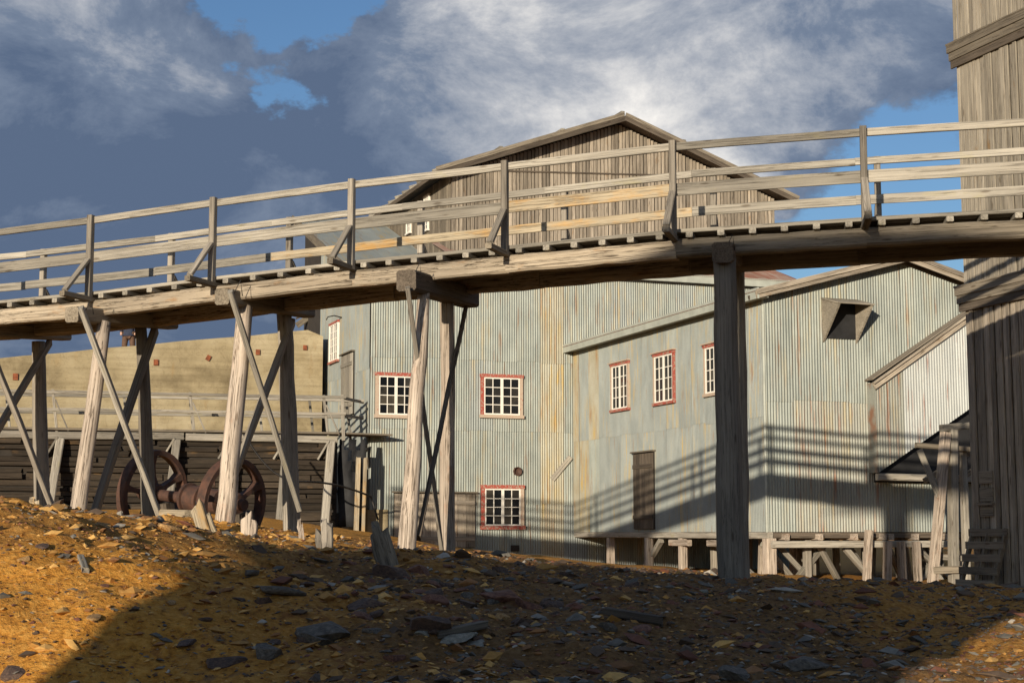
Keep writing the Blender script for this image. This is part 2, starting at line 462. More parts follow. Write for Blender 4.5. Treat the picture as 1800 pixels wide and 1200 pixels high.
def prism_mesh(name, poly, depth):
    """polygon in local (x, z), extruded along local y from 0 to depth"""
    n = len(poly)
    v = [(x, 0, z) for x, z in poly] + [(x, depth, z) for x, z in poly]
    f = [tuple(range(n)), tuple(range(2 * n - 1, n - 1, -1))]
    f += [(i, i + n, (i + 1) % n + n, (i + 1) % n) for i in range(n)]
    me = pydata(name, v, f)
    bm = bmesh.new(); bm.from_mesh(me); bmesh.ops.recalc_face_normals(bm, faces=bm.faces); bm.to_mesh(me); bm.free()
    return me
def lathe_mesh(name, prof, k=28):
    """profile of (x along axis, radius), revolved about local X"""
    V = []; Fc = []
    for (x, r) in prof:
        for j in range(k):
            q = 2 * math.pi * j / k
            V.append((x, r * math.cos(q), r * math.sin(q)))
    for i in range(len(prof) - 1):
        for j in range(k):
            Fc.append((i * k + j, (i + 1) * k + j, (i + 1) * k + (j + 1) % k, i * k + (j + 1) % k))
    Fc.append(tuple(range(k))); Fc.append(tuple((len(prof) - 1) * k + j for j in range(k - 1, -1, -1)))
    me = pydata(name, V, Fc)
    bm = bmesh.new(); bm.from_mesh(me); bmesh.ops.recalc_face_normals(bm, faces=bm.faces); bm.to_mesh(me); bm.free()
    return me
def curve_tube(name, pts, r, mat, parent=None, k=8):
    V = []; Fc = []; n = len(pts)
    for i, p in enumerate(pts):
        p = Vector(p)
        d = (Vector(pts[min(i + 1, n - 1)]) - Vector(pts[max(i - 1, 0)])).normalized()
        s = d.cross(Vector((0.13, 0.2, 1))).normalized(); u = s.cross(d)
        for j in range(k):
            q = 2 * math.pi * j / k
            V.append(tuple(p + s * (r * math.cos(q)) + u * (r * math.sin(q))))
    for i in range(n - 1):
        for j in range(k):
            Fc.append((i * k + j, i * k + (j + 1) % k, (i + 1) * k + (j + 1) % k, (i + 1) * k + j))
    Fc.append(tuple(range(k - 1, -1, -1))); Fc.append(tuple((n - 1) * k + j for j in range(k)))
    return link(name, pydata(name, V, Fc), M[mat], parent, None, True)

# ------------------------------------------------------------------ building frames
A20 = R(20)
WD = Vector((math.cos(A20), math.sin(A20), 0))      # along the fronts, away to the right
LD = Vector((-math.sin(A20), math.cos(A20), 0))     # along the sides, away from the camera
NF = -LD                                            # outward normal of a front
NL = -WD                                            # outward normal of a left side
def zpx(py, Y): return P(900, py, Y).z
C0 = P(1349, 935, 37.5); C0.z = HC                  # near corner of the ore shed, at floor level
def plane_hit_xy(px, p0, n):
    return on_plane(px, 935, p0, n)
C_L = (plane_hit_xy(1010, C0, NL) - C0).length      # length of the ore shed's left side
B0 = C0 + LD * C_L                                  # where it meets the mill front
K0 = plane_hit_xy(648, B0, NF); K0.z = HC           # left front corner of the mill
K_L = (plane_hit_xy(560, K0, NL) - K0).length

# ------------------------------------------------------------------ terrain
ctrl = []
def gp(px, py, Y): 
    p = P(px, py, Y); ctrl.append((p.x, p.y, p.z))
for a in [(0,1200,10.0),(0,1100,10.6),(0,1000,11.4),(0,930,12.1),(0,884,13.0),(0,886,17),(60,905,24.6),
          (-200,1200,10),(-250,1000,11.4),(-250,880,13.0),(-300,880,25),
          (300,1200,10.0),(300,1100,10.9),(300,1000,12.1),(300,950,13.6),(300,942,16.5),(300,938,20.5),(133,912,22.8),(280,922,23.7),(395,925,22),
          (560,1200,9.6),(560,1100,11.3),(560,1020,13.8),(560,962,19),(515,940,24.2),
          (690,1000,14.6),(720,1100,11),(720,1200,8.5),(715,972,20.7),(787,976,22.9),
          (900,1004,17),(900,982,30),(900,977,38),(900,1100,11.5),(900,1200,8.8),
          (1100,1008,19),(1100,1100,12),(1100,1200,9),(1100,994,36),
          (1285,1018,20),(1285,1100,12.5),(1285,1200,9.2),
          (1500,1032,20.5),(1400,1024,34),(1550,1030,35.5),(1500,1012,42),(1600,1012,44),(1200,1002,42),(1050,994,44),
          (1750,1036,25.5),(1690,1032,35),(1750,1042,18),(1750,1100,13),(1750,1200,9.4),(2100,1060,18),(2100,1030,30),
          (75,905,40),(300,895,40),(480,912,40),(590,930,43),(270,930,28),(430,935,28),(700,957,44.5),(1000,989,47),(850,972,46)]:
    gp(*a)
for a in [(0,0,0),(-6,0,.1),(6,0,0),(0,3.5,.42),(-4,3.5,.5),(4,3.5,.4),(0,-12,-.2),(-14,-12,0),(12,-12,-.1),(-32,28,2.2),(-32,8,1.5),(32,28,.4),(30,0,.1),
          (0,75,.6),(45,75,.2),(-45,75,2.6),(-20,58,2.2),(25,48,.5),(0,-45,0),(-50,-40,.6),(50,-40,0)]:
    ctrl.append(a)
CT = np.array(ctrl)
def tps(r2): return np.where(r2 > 1e-9, 0.5 * r2 * np.log(np.maximum(r2, 1e-9)), 0.0)
nC = len(CT)
r2 = ((CT[:, None, :2] - CT[None, :, :2]) ** 2).sum(-1)
Amat = np.zeros((nC + 3, nC + 3)); Amat[:nC, :nC] = tps(r2) + np.eye(nC) * 0.12
Amat[:nC, nC] = 1; Amat[:nC, nC + 1:] = CT[:, :2]; Amat[nC:, :nC] = Amat[:nC, nC:].T
sol = np.linalg.solve(Amat, np.concatenate([CT[:, 2], np.zeros(3)]))
def h_base(x, y):
    x = np.asarray(x, float); y = np.asarray(y, float)
    xc = np.clip(x, -50, 50); yc = np.clip(y, -45, 78)
    d2 = (xc[..., None] - CT[:, 0]) ** 2 + (yc[..., None] - CT[:, 1]) ** 2
    return tps(d2) @ sol[:nC] + sol[nC] + sol[nC + 1] * xc + sol[nC + 2] * yc
def grade(stops):
    out = [stops[0][0]]
    for (a, s0), (b, s1) in zip(stops[:-1], stops[1:]):
        while out[-1] < b - 1e-6:
            t = (out[-1] - a) / (b - a); out.append(min(b, out[-1] + s0 + (s1 - s0) * t))
    return np.array(out)
xs = grade([(-900, 260), (-60, 8), (-14, .5), (-9, .1), (9, .1), (14, .5), (60, 8), (900, 260)])
ys = grade([(-700, 260), (-40, 8), (3, .4), (7, .07), (14, .09), (26, .14), (44, .4), (60, 2), (120, 20), (1500, 320)])
GX, GY = np.meshgrid(xs, ys)
GZ = h_base(GX, GY)
near = (np.abs(GX) < 30) & (GY > -5) & (GY < 60)
for j, i in zip(*np.nonzero(near)):
    p = Vector((GX[j, i], GY[j, i], 3.3))
    dz = 0.16 * noise.noise(p * 0.55) + 0.075 * noise.noise(p * 1.7)
    if abs(GX[j, i]) < 12 and 5 < GY[j, i] < 30:
        dz += 0.055 * noise.noise(p * 4.1) + 0.05 * abs(noise.noise(p * 8.0)) + 0.02 * noise.noise(p * 17)
    GZ[j, i] += dz * min(1.0, 0.4 + 8 / max(GY[j, i], 8))
def gz(x, y):
    i = int(np.clip(np.searchsorted(xs, x) - 1, 0, len(xs) - 2)); j = int(np.clip(np.searchsorted(ys, y) - 1, 0, len(ys) - 2))
    u = (x - xs[i]) / (xs[i + 1] - xs[i]); v = (y - ys[j]) / (ys[j + 1] - ys[j])
    return float((GZ[j, i] * (1 - u) + GZ[j, i + 1] * u) * (1 - v) + (GZ[j + 1, i] * (1 - u) + GZ[j + 1, i + 1] * u) * v)
nx, ny = len(xs), len(ys)
verts = np.stack([GX, GY, GZ], -1).reshape(-1, 3)
idx = np.arange(nx * ny).reshape(ny, nx)
faces = np.stack([idx[:-1, :-1], idx[:-1, 1:], idx[1:, 1:], idx[1:, :-1]], -1).reshape(-1, 4)
gme = bpy.data.meshes.new('ground')
gme.from_pydata(verts.tolist(), [], faces.tolist()); gme.update()
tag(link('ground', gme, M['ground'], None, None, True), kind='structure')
def hit_ground(px, py, y0=5.0, y1=60.0):
    d = ray(px, py); Y = y0
    while Y < y1:
        p = P(px, py, Y)
        if p.z <= gz(p.x, p.y): return p
        Y += 0.04
    return P(px, py, y1)

# ------------------------------------------------------------------ corrugated sheets
PITCH_C = 0.0762
def corr_sheet(parent, O, U, V, width, v0, v1, mat, name='corrugated_sheet', amp=0.0115, seg=10):
    """one corrugated sheet: O world origin, U across, V along the ridges; v0/v1 = functions of u"""
    U = Vector(U).normalized(); V = Vector(V).normalized(); N = U.cross(V).normalized()
    nw = max(1, int(round(width / PITCH_C * seg)))
    vs = []; fs = []
    ph = random.uniform(0, 0.3)
    base = v0(0.0)
    for i in range(nw + 1):
        u = width * i / nw
        y = amp * math.cos(2 * math.pi * u / PITCH_C + ph)
        a, b = v0(u), v1(u)
        vs += [(u, y, a - base), (u, y, (a + b) / 2 - base), (u, y, b - base)]
    for i in range(nw):
        k = i * 3
        fs += [(k, k + 3, k + 4, k + 1), (k + 1, k + 4, k + 5, k + 2)]
    m = Matrix.Identity(4)
    o = Vector(O) + V * base
    Y = -N
    for i in range(3):
        m[i][0], m[i][1], m[i][2], m[i][3] = U[i], Y[i], V[i], o[i]
    me = pydata(name, vs, fs)
    return link(name, me, M[mat] if isinstance(mat, str) else mat, parent, m, True)
def corr_wall(parent, O, U, length, zb, zt, rows, mats, sheet=0.762, out=None, proud=0.02):
    """rows: heights at which sheets lap, as absolute z; zb/zt functions of distance along the wall"""
    U = Vector(U).normalized(); out = Vector(out)
    u = 0.0; ci = 0
    while u < length - 0.02:
        wd = min(sheet, length - u)
        lv = [None] + [r + random.uniform(-.03, .03) for r in rows] + [None]
        for ri in range(len(lv) - 1):
            lo = (lambda q, a=u, f=lv[ri]: zb(a + q)) if ri == 0 else (lambda q, f=lv[ri]: f - 0.05)
            hi = (lambda q, a=u: zt(a + q)) if ri == len(lv) - 2 else (lambda q, f=lv[ri + 1]: f)
            if ri < len(lv) - 2 and min(zt(u), zt(u + wd)) < lv[ri + 1]:
                hi = lambda q, a=u: zt(a + q)
                last = True
            else: last = ri == len(lv) - 2
            off = proud + 0.011 * ri + 0.007 * (ci % 2)
            mt = mats(u + wd / 2, ri) if callable(mats) else mats
            org = Vector((O[0], O[1], 0)) + U * u + out * off
            s = 1 if (U.cross(Vector((0, 0, 1)))).dot(out) > 0 else -1
            if s > 0: corr_sheet(parent, org, U, (0, 0, 1), wd, lo, hi, mt)
            else:
                w2 = wd
                corr_sheet(parent, org + U * w2, -U, (0, 0, 1), wd, lambda q, f=lo: f(w2 - q), lambda q, f=hi: f(w2 - q), mt)
            if last: break
        u += wd; ci += 1
def wall_core(parent, name, O, U, length, zb, zts, out, mat='interior', thick=0.18):
    """backing wall behind the cladding; zts = [(u, ztop), ...]"""
    U = Vector(U).normalized()
    poly = [(0, zb)] + [(length, zb)] + [(u, z) for u, z in sorted(zts, reverse=True)]
    m = Matrix.Identity(4); Y = -Vector(out)
    for i in range(3):
        m[i][0], m[i][1], m[i][2] = U[i], Y[i], (0, 0, 1)[i]
    m[0][3], m[1][3] = O[0], O[1]
    return link(name, prism_mesh(name, poly, thick), M[mat], parent, m)

# ------------------------------------------------------------------ windows and doors
def wall_frame(p, U, out):
    m = Matrix.Identity(4); U = Vector(U); out = Vector(out)
    for i in range(3):
        m[i][0], m[i][1], m[i][2], m[i][3] = U[i], -out[i], (0, 0, 1)[i], p[i]
    return m
def bar(parent, mw, x0, x1, z0, z1, y0, y1, name, mat):
    # y measured outward from the wall
    return link(name, box_mesh(name, x0, x1, -y1, -y0, z0, z1), M[mat], parent, mw)
def window(parent, px0, py0, px1, py1, p0, U, out, cols=2, rows=4, leaves=2, head='red', side='bare', sill='bare', trim=0.085, label=None, cap=False):
    cy = (py0 + py1) / 2; cx = (px0 + px1) / 2
    a = on_plane(px0, cy, p0, out); b = on_plane(px1, cy, p0, out)
    z1 = on_plane(cx, py0, p0, out).z; z0 = on_plane(cx, py1, p0, out).z
    if (b - a).dot(Vector(U)) < 0: a, b = b, a
    W = (b - a).length; H = z1 - z0
    mw = wall_frame((a.x, a.y, z0), U, out)
    t = trim
    if random.random() < .35 and head == 'red': side = 'red' if side == 'bare' else side
    root = link('window', box_mesh('window', t * .6, W - t * .6, -0.035, -0.008, t * .6, H - t * .6), M['interior'], parent, mw)
    if label: root['label'] = label
    bar(root, mw, -0.02, W + 0.02, H - t, H, 0.01, 0.085, 'head_trim', head)
    if cap: bar(root, mw, -0.07, W + 0.07, H + .003, H + 0.035, 0.0, 0.13, 'drip_cap', 'bare')
    bar(root, mw, -0.03, W + 0.03, 0, t, 0.01, 0.10, 'sill', sill)
    bar(root, mw, 0, t, t + .002, H - t - .002, 0.01, 0.075, 'side_trim', side)
    bar(root, mw, W - t, W, t + .002, H - t - .002, 0.01, 0.075, 'side_trim', side if side != 'red' else 'bare')
    iw = W - 2 * t; lw = iw / leaves; f = 0.042
    for k in range(leaves):
        x0 = t + k * lw; x1 = x0 + lw
        z_0, z_1 = t, H - t
        V = []; Fc = []
        def addb(xa, xb, za, zb_, y0, y1):
            n = len(V)
            for x in (xa, xb):
                for y in (-y1, -y0):
                    for z in (za, zb_): V.append((x, y, z))
            for q in [(0, 1, 3, 2), (4, 6, 7, 5), (0, 4, 5, 1), (2, 3, 7, 6), (0, 2, 6, 4), (1, 5, 7, 3)]:
                Fc.append(tuple(n + i for i in q))
        addb(x0 + .003, x0 + f, z_0, z_1, .036, .066); addb(x1 - f, x1 - .003, z_0, z_1, .036, .066)
        addb(x0 + f, x1 - f, z_0, z_0 + f, .0362, .0655); addb(x0 + f, x1 - f, z_1 - f, z_1, .0362, .0655)
        gw = (lw - 2 * f) / cols; gh = (H - 2 * t - 2 * f) / rows; mb = 0.011
        for c in range(1, cols): addb(x0 + f + c * gw - mb, x0 + f + c * gw + mb, z_0 + f, z_1 - f, .0385, .060)
        for r_ in range(1, rows): addb(x0 + f, x1 - f, z_0 + f + r_ * gh - mb, z_0 + f + r_ * gh + mb, .0375, .0590)
        link('sash', pydata('sash', V, Fc), M['white'], root, mw)
        for c in range(cols):
            for r_ in range(rows):
                xa = x0 + f + c * gw; za = z_0 + f + r_ * gh
                tl = random.uniform(-.003, .003)
                link('pane', pydata('pane', [(xa, -.044, za), (xa + gw, -.044 + tl, za), (xa + gw, -.044 + tl, za + gh), (xa, -.044, za + gh)], [(0, 1, 2, 3)]), M['glass'], root, mw)
    return root
def door(parent, px0, py0, px1, py1, p0, U, out, boards=5, leaves=1, mat='grey', label=None):
    cy = (py0 + py1) / 2; cx = (px0 + px1) / 2
    a = on_plane(px0, cy, p0, out); b = on_plane(px1, cy, p0, out)
    z1 = on_plane(cx, py0, p0, out).z; z0 = on_plane(cx, py1, p0, out).z
    if (b - a).dot(Vector(U)) < 0: a, b = b, a
    W = (b - a).length; H = z1 - z0
    mw = wall_frame((a.x, a.y, z0), U, out)
    root = link('door', box_mesh('door', 0, W, -0.04, -0.008, 0, H), M['interior'], parent, mw)
    if label: root['label'] = label
    bw = W / boards
    for i in range(boards):
        x0 = i * bw
        timber('plank', mw @ Vector((x0 + bw / 2, -.056, .01)), mw @ Vector((x0 + bw / 2, -.056 - random.uniform(0, .008), H - .03)), bw - .008, .026, mat, root, up=out)
    for zz in ((0.82, 0.16) if H > 1 else (0.5,)):
        timber('ledge', mw @ Vector((0.02, -.087, H * zz)), mw @ Vector((W - .02, -.087, H * zz)), .028, .11, mat, root)
    timber('door_head', mw @ Vector((-.06, -.07, H + .022)), mw @ Vector((W + .06, -.07, H + .022)), .13, .04, 'grey', root)
    return root

# ================================================================== ORE SHED (right, on stilts)
shed = empty('ore_shed', (C0.x, C0.y, 0.5), 'corrugated iron ore shed on timber stilts with low gable and three red-trimmed windows', 'building')
ZE = zpx(513, 37.5); FW = 7.6; ZA = ZE + 1.02
ZF = HC + 0.03
def zt_front(u): return ZE + (ZA - ZE) * (1 - abs(u - FW / 2) / (FW / 2))
wall_core(shed, 'side_wall', C0, LD, C_L, ZF, [(0, ZE), (C_L, ZE)], NL)
wall_core(shed, 'front_wall', C0 + WD * .19, WD, FW - .19, ZF, [(0, ZE + .02), (FW / 2 - .19, ZA), (FW - .19, ZE)], NF)
def mats_side(u, r): return 'corr_y' if (u > 9.6 and random.random() < .75) else ('corr_b' if random.random() < .8 else 'corr')
corr_wall(shed, C0, LD, C_L, lambda u: ZF - .02, lambda u: ZE, [zpx(727, 37.5)], mats_side, out=NL)
def mats_front(u, r): return 'corr_r' if (1.9 < u < 3.6 and r == 0) or random.random() < .15 else 'corr'
corr_wall(shed, C0, WD, FW, lambda u: ZF - .02, zt_front, [zpx(700, 37.6)], mats_front, out=NF)
# roof: two slopes with board edges
for s in (0, 1):
    e0 = C0 + WD * (0 if s == 0 else FW); e0.z = ZE + .06
    r0 = C0 + WD * (FW / 2); r0.z = ZA + .06
    dv = (r0 - e0); nrm = dv.normalized()
    e0 = e0 - nrm * .42
    u = -0.45
    while u < C_L + .4:
        wd = min(.762, C_L + .45 - u)
        O = e0 + LD * u
        ln = (r0 - e0).length
        if s == 0: corr_sheet(shed, O + LD * wd, -LD, nrm, wd, lambda q: 0, lambda q: ln, 'corr_rr', 'roof_sheet', seg=4)
        else: corr_sheet(shed, O, LD, nrm, wd, lambda q: 0, lambda q: ln, 'corr_rr', 'roof_sheet', seg=4)
        u += wd
    up = Vector((0, 0, 1)); zl = Vector((0, 0, -.10))
    a = e0 + NF * .40 + zl; b = r0 + NF * .40 + zl
    timber('barge_board', a, b, .045, .17, 'barn', shed, up=nrm.cross(LD) if s else LD.cross(nrm))
    timber('barge_board', a + NF * .042 + Vector((0, 0, .075)), b + NF * .042 + Vector((0, 0, .075)), .04, .12, 'barn', shed, up=nrm.cross(LD) if s else LD.cross(nrm))
    timber('barge_board', a - NF * .36 + Vector((0, 0, -.02)), b - NF * .36 + Vector((0, 0, -.02)), .06, .10, 'dark', shed)
ef = C0 + NL * .36 + NF * .40
timber('eave_fascia', Vector((ef.x, ef.y, ZE - .10)) + NF * .03, Vector((ef.x, ef.y, ZE - .10)) + LD * (C_L + .95), .05, .26, 'fascia', shed)
timber('soffit_board', Vector((C0.x, C0.y, ZE - .17)) + NL * .19 + NF * .35, Vector((C0.x, C0.y, ZE - .17)) + NL * .19 + LD * (C_L + .8), .30, .03, 'fascia', shed)
# windows and door of the side wall
pS = C0 + NL * .02
for i, w in enumerate([(1077, 637, 1108, 723), (1152, 619, 1188, 711), (1241, 603, 1279, 695)]):
    window(shed, *w, pS, LD, NL, 2, 4, 2, 'red', 'bare', 'red' if i < 2 else 'bare', .075, cap=True)
door(shed, 1117, 795, 1152, 930, pS, LD, NL, 6, 1, 'dark', 'narrow dark plank door with peeling boards')
timber('corner_trim', Vector((C0.x, C0.y, ZF - .03)) + NL * .028 + NF * .028, Vector((C0.x, C0.y, ZE - .12)) + NL * .028 + NF * .028, .05, .05, 'fascia', shed)
# floor beams and stilts
def sp(u, v, z): return Vector((C0.x, C0.y, 0)) + WD * u + LD * v + Vector((0, 0, z))
timber('rim_beam', sp(.05, -.03, ZF - .10), sp(.05, C_L, ZF - .10), .16, .16, 'rail', shed)
timber('rim_beam', sp(-.02, .09, ZF - .095), sp(FW, .09, ZF - .095), .16, .15, 'dark', shed)
link('floor_deck', box_mesh('floor_deck', 0, FW - .1, .0, C_L - .3, ZF - .02, ZF + .03), M['dark'], shed, Matrix.Translation((C0.x, C0.y, 0)) @ Matrix.Rotation(A20, 4, 'Z') @ Matrix.Translation((.2, .2, 0)))
def stilt(u, v, w=.2, ztop=None, lean=(0, 0), mat='log', name='stilt'):
    t = sp(u, v, (ztop or ZF - .18)); b = sp(u + lean[0], v + lean[1], 0); b.z = gz(b.x, b.y) - .15
    return timber(name, b, t, w, w, mat, shed, up=NF, jit=.004)
for v in (2.4, 4.6, 6.7, 9.3): stilt(.06, v, .2, ZF - .18)
stilt(.1, .1, .27, ZF - .17)
for u in (1.25, 2.9, 3.9, 5.6, 6.6): stilt(u, .35, .17, ZF - .1, mat='post')
for u, ln in ((2.55, -.12), (3.05, -.05), (3.42, 0.02), (3.85, .03)): stilt(u, -.32, .17, ZF - .25 if u > 3 else ZF + .02, (ln, 0), 'log')
for u in (.6, 1.5, 2.5, 4.5, 6.2):
    for v in (2.8, 5.6): stilt(u, v, .2, ZF - .1, mat='post')
timber('waling', sp(.05, -.10, ZF - .31), sp(5.2, -.10, ZF - .31), .10, .16, 'rail', shed)
for u in (.45, 1.35, 2.3, 3.1, 3.3, 4.0, 4.9): 
    timber('joist_end', sp(u, -.12, ZF - .14), sp(u, .9, ZF - .13), .14, .15, 'log', shed)
for (u0, v0, u1, v1, zz) in ((.15, .5, 1.2, .9, ZF - .3), (2.0, .6, .9, .3, ZF - .2), (4.1, .2, 5.3, .2, ZF - .35), (2.2, 0.2, 3.1, .3, ZF - .4), (.2, 3.0, .3, 1.2, ZF - .3), (.1, 6.0, .2, 7.4, ZF - .25)):
    b = sp(u1, v1, 0); b.z = gz(b.x, b.y) - .05
    timber('diagonal_brace', sp(u0, v0, zz), b, .15, .13, 'rail', shed)
for v, s in ((2.4, .6), (4.6, -.9)):
    timber('bracket', sp(.0, v - .5, ZF - .3), sp(.0, v + .6, ZF - .3), .14, .16, 'log', shed)
for k in range(9):
    u = .7 + k * .62 + random.uniform(-.12, .12); v = random.uniform(.9, 2.4)
    stilt(u, v, random.uniform(.12, .19), ZF - .12, (random.uniform(-.15, .15), 0), random.choice(('log', 'post', 'rail')))
for k in range(6):
    u = .5 + k * .95; b = sp(u + random.choice((-.9, .9)), random.uniform(.3, .9), 0); b.z = gz(b.x, b.y) - .05
    timber('diagonal_brace', sp(u, random.uniform(.2, .7), ZF - .22), b, .13, .12, random.choice(('log', 'rail')), shed)
# hood over an opening in the gable
ha = on_plane(1443, 525, C0, NF); hb = on_plane(1503, 525, C0, NF); hz0 = on_plane(1470, 603, C0, NF).z
mwh = wall_frame((ha.x, ha.y, hz0), WD, NF); HW = (hb - ha).length; HH = ha.z - hz0
hood = link('hood', box_mesh('hood', .05, HW - .05, -.07, -0.03, 0.10, HH - .03), M['black'], shed, mwh)  # black panel paints the darkness inside the hood
hood['label'] = 'open-bottomed board hood jutting from the gable wall'
for x in (0, HW - .05):
    me = pydata('cheek', [(x + q, -y, z) for q in (0, .05) for (y, z) in ((.03, .0), (.03, HH), (.80, HH - .22), (.72, HH - .32))],
                [(0, 1, 2, 3), (7, 6, 5, 4), (0, 4, 5, 1), (1, 5, 6, 2), (2, 6, 7, 3), (3, 7, 4, 0)])
    link('cheek_board', me, M['tower'], hood, mwh)
for k in range(4):
    y0 = .02 + k * .20
    a = mwh @ Vector((-.03, -y0 - .1, HH + .02 - .22 * (y0 + .1) / .8)); b = mwh @ Vector((HW + .03, -y0 - .1, HH + .02 - .22 * (y0 + .1) / .8))
    timber('hood_plank', a, b, .195, .03, 'tower', hood, up=(NF * .26 + Vector((0, 0, 1))))

# ------------------------------------------------------------------ inclined chute between ore shed and tower
chute = empty('ore_chute', (sp(5, -1.2, 0).x, sp(5, -1.2, 0).y, 0.4), 'inclined conveyor chute clad in pale rust-streaked iron, propped on timber legs', 'chute')
pC = sp(0, -.42, 0)
q = [on_plane(x, y, pC, NF) for x, y in ((1545, 830), (1532, 678), (1702, 556), (1722, 706))]
du = [(k - pC).dot(WD) for k in q]; dz = [k.z for k in q]
u0, u1 = du[0], du[2] + .9
slope_t = (dz[2] - dz[1]) / (du[2] - du[1]); slope_b = (dz[3] - dz[0]) / (du[3] - du[0])
def zc_t(u): return dz[1] + slope_t * (u - du[1])
def zc_b(u): return dz[0] + slope_b * (u - du[0])
u = u0
while u < u1:
    wd = min(.762, u1 - u)
    org = Vector((pC.x, pC.y, 0)) + WD * u
    corr_sheet(chute, org, WD, (0, 0, 1), wd, lambda s, a=u: zc_b(a + s), lambda s, a=u: zc_t(a + s), 'corr_r' if u < u0 + .3 else 'corr_w', amp=.007)
    u += wd
def cpnt(u, v, z): return Vector((pC.x, pC.y, 0)) + WD * u + LD * v + Vector((0, 0, z))
for k in range(2):
    v = .10 + k * .19
    timber('floor_plank', cpnt(u0, v, zc_b(u0) + .04), cpnt(u1, v, zc_b(u1) + .04), .18, .04, 'dark', chute)
    timber('roof_plank', cpnt(u0 - .1, v, zc_t(u0) + .07), cpnt(u1, v, zc_t(u1) + .07), .18, .03, 'barn', chute)
link('end_panel', box_mesh('end_panel', -.03, .0, .02, .38, zc_b(u0), zc_t(u0)), M['corr_r'], chute, Matrix([[WD.x, LD.x, 0, cpnt(u0,0,0).x], [WD.y, LD.y, 0, cpnt(u0,0,0).y], [0, 0, 1, 0], [0, 0, 0, 1]]))
timber('edge_board', cpnt(u0 - .12, -.07, zc_t(u0 - .12) - .03), cpnt(u1, -.07, zc_t(u1) - .03), .05, .16, 'barn', chute)
timber('edge_board', cpnt(u0 - .16, -.11, zc_t(u0 - .16) + .06), cpnt(u1, -.11, zc_t(u1) + .06), .10, .045, 'barn', chute)
timber('sill_beam', cpnt(u0 + .02, .12, zc_b(u0) - .10), cpnt(u1, .12, zc_b(u0) - .12), .14, .17, 'rail', chute)
tri = [(u0 + .1, zc_b(u0) - .22), (u1, zc_b(u0) - .22), (u1, zc_b(u1) - .02), (u0 + .1, zc_b(u0) - .02)]
link('under_shade_panel', prism_mesh('under_shade_panel', tri, .06), M['black'], chute, wall_frame(cpnt(0, .33, 0), WD, NF))  # black panel painting the dark of the open underside
legpx = [((1662, 760), (1637, 1027), 36.2, .20, 'log'), ((1674, 755), (1676, 1027), 36.4, .20, 'rail')]
for (a, b, Y, w, mt) in legpx:
    pa, pb = P(*a, Y), P(*b, Y - .2); pb.z = gz(pb.x, pb.y) - .15
    timber('leg', pb, pa, w, w, mt, chute, up=NF, jit=.006)
timber('cap_timber', P(1655, 752, 36.3), P(1735, 745, 36.8), .18, .16, 'rail', chute)
timber('cap_timber', P(1610, 782, 36.3), P(1735, 792, 36.8), .12, .12, 'grey', chute)
timber('knee_brace', P(1616, 790, 36.2), P(1652, 875, 36.1), .12, .14, 'rail', chute)
for (a, b) in (((1625, 845), (1735, 775)), ((1670, 850), (1740, 810))):
    timber('under_brace', P(*a, 36.9), P(*b, 37.2), .12, .12, 'grey', chute)
timber('rung', P(1640, 1002, 35.95), P(1692, 1000, 36.05), .07, .16, 'grey', chute)
timber('rung', P(1650, 978, 36.6), P(1712, 982, 36.6), .07, .13, 'rail', chute)
timber('leg', Vector((P(1697, 930, 36.6).x, P(1697, 930, 36.6).y, gz(P(1697, 930, 36.6).x, P(1697, 930, 36.6).y) - .1)), P(1692, 790, 36.8), .15, .15, 'rail', chute, up=NF)

# ================================================================== MILL (behind): iron-clad lower part, boarded upper storey
mill = empty('ore_mill', (K0.x, K0.y, 1.2), 'tall old mill building with corrugated iron lower walls and brown boarded upper gable', 'building')
def kp(m, l, z): return Vector((K0.x, K0.y, 0)) + WD * m + LD * l + Vector((0, 0, z))
M_ALL = (plane_hit_xy(1400, K0, NF) - K0).length
m_split = (plane_hit_xy(800, K0, NF) - K0).length
mY0 = (plane_hit_xy(935, K0, NF) - K0).length; mY1 = (plane_hit_xy(990, K0, NF) - K0).length
ZKE = zpx(475, 45.4)
ZK2 = zpx(480, 49.5)
SL = math.tan(R(21))
zgl = lambda u: HC - .55 - 0.06 * u
wall_core(mill, 'front_wall', kp(0, 0, 0), WD, M_ALL, -.6, [(0, ZKE), (m_split, ZKE), (m_split + .01, ZK2), (M_ALL, ZK2)], NF)
wall_core(mill, 'side_wall', kp(0, .19, 0), LD, K_L + 2.5, HC - .2, [(0, ZKE), (K_L + 2.5, ZKE + SL * (K_L + 2.5))], NL)
def mats_mill(u, r):
    if mY0 < u < mY1 and r < 4: return 'corr_y'
    return 'corr' if random.random() < .8 else 'corr_b'
corr_wall(mill, kp(0, 0, 0), WD, M_ALL, lambda u: zpx(951, 45.3) - .09 * u, lambda u: ZKE if u < m_split else ZK2, [zpx(880, 46), zpx(747, 46), zpx(620, 46)], mats_mill, out=NF)
corr_wall(mill, kp(0, 0, 0), LD, K_L, lambda u: zpx(893, 45.5) - .02 * u, lambda u: ZKE + SL * u - .05, [zpx(760, 46), zpx(640, 46)], lambda u, r: 'corr_b', out=NL)
link('plinth', box_mesh('plinth', -.06, .55, -.07, 3.0, -.3, zpx(894, 45.4)), M['concrete'], mill, Matrix.Translation((K0.x, K0.y, 0)) @ Matrix.Rotation(A20, 4, 'Z'))
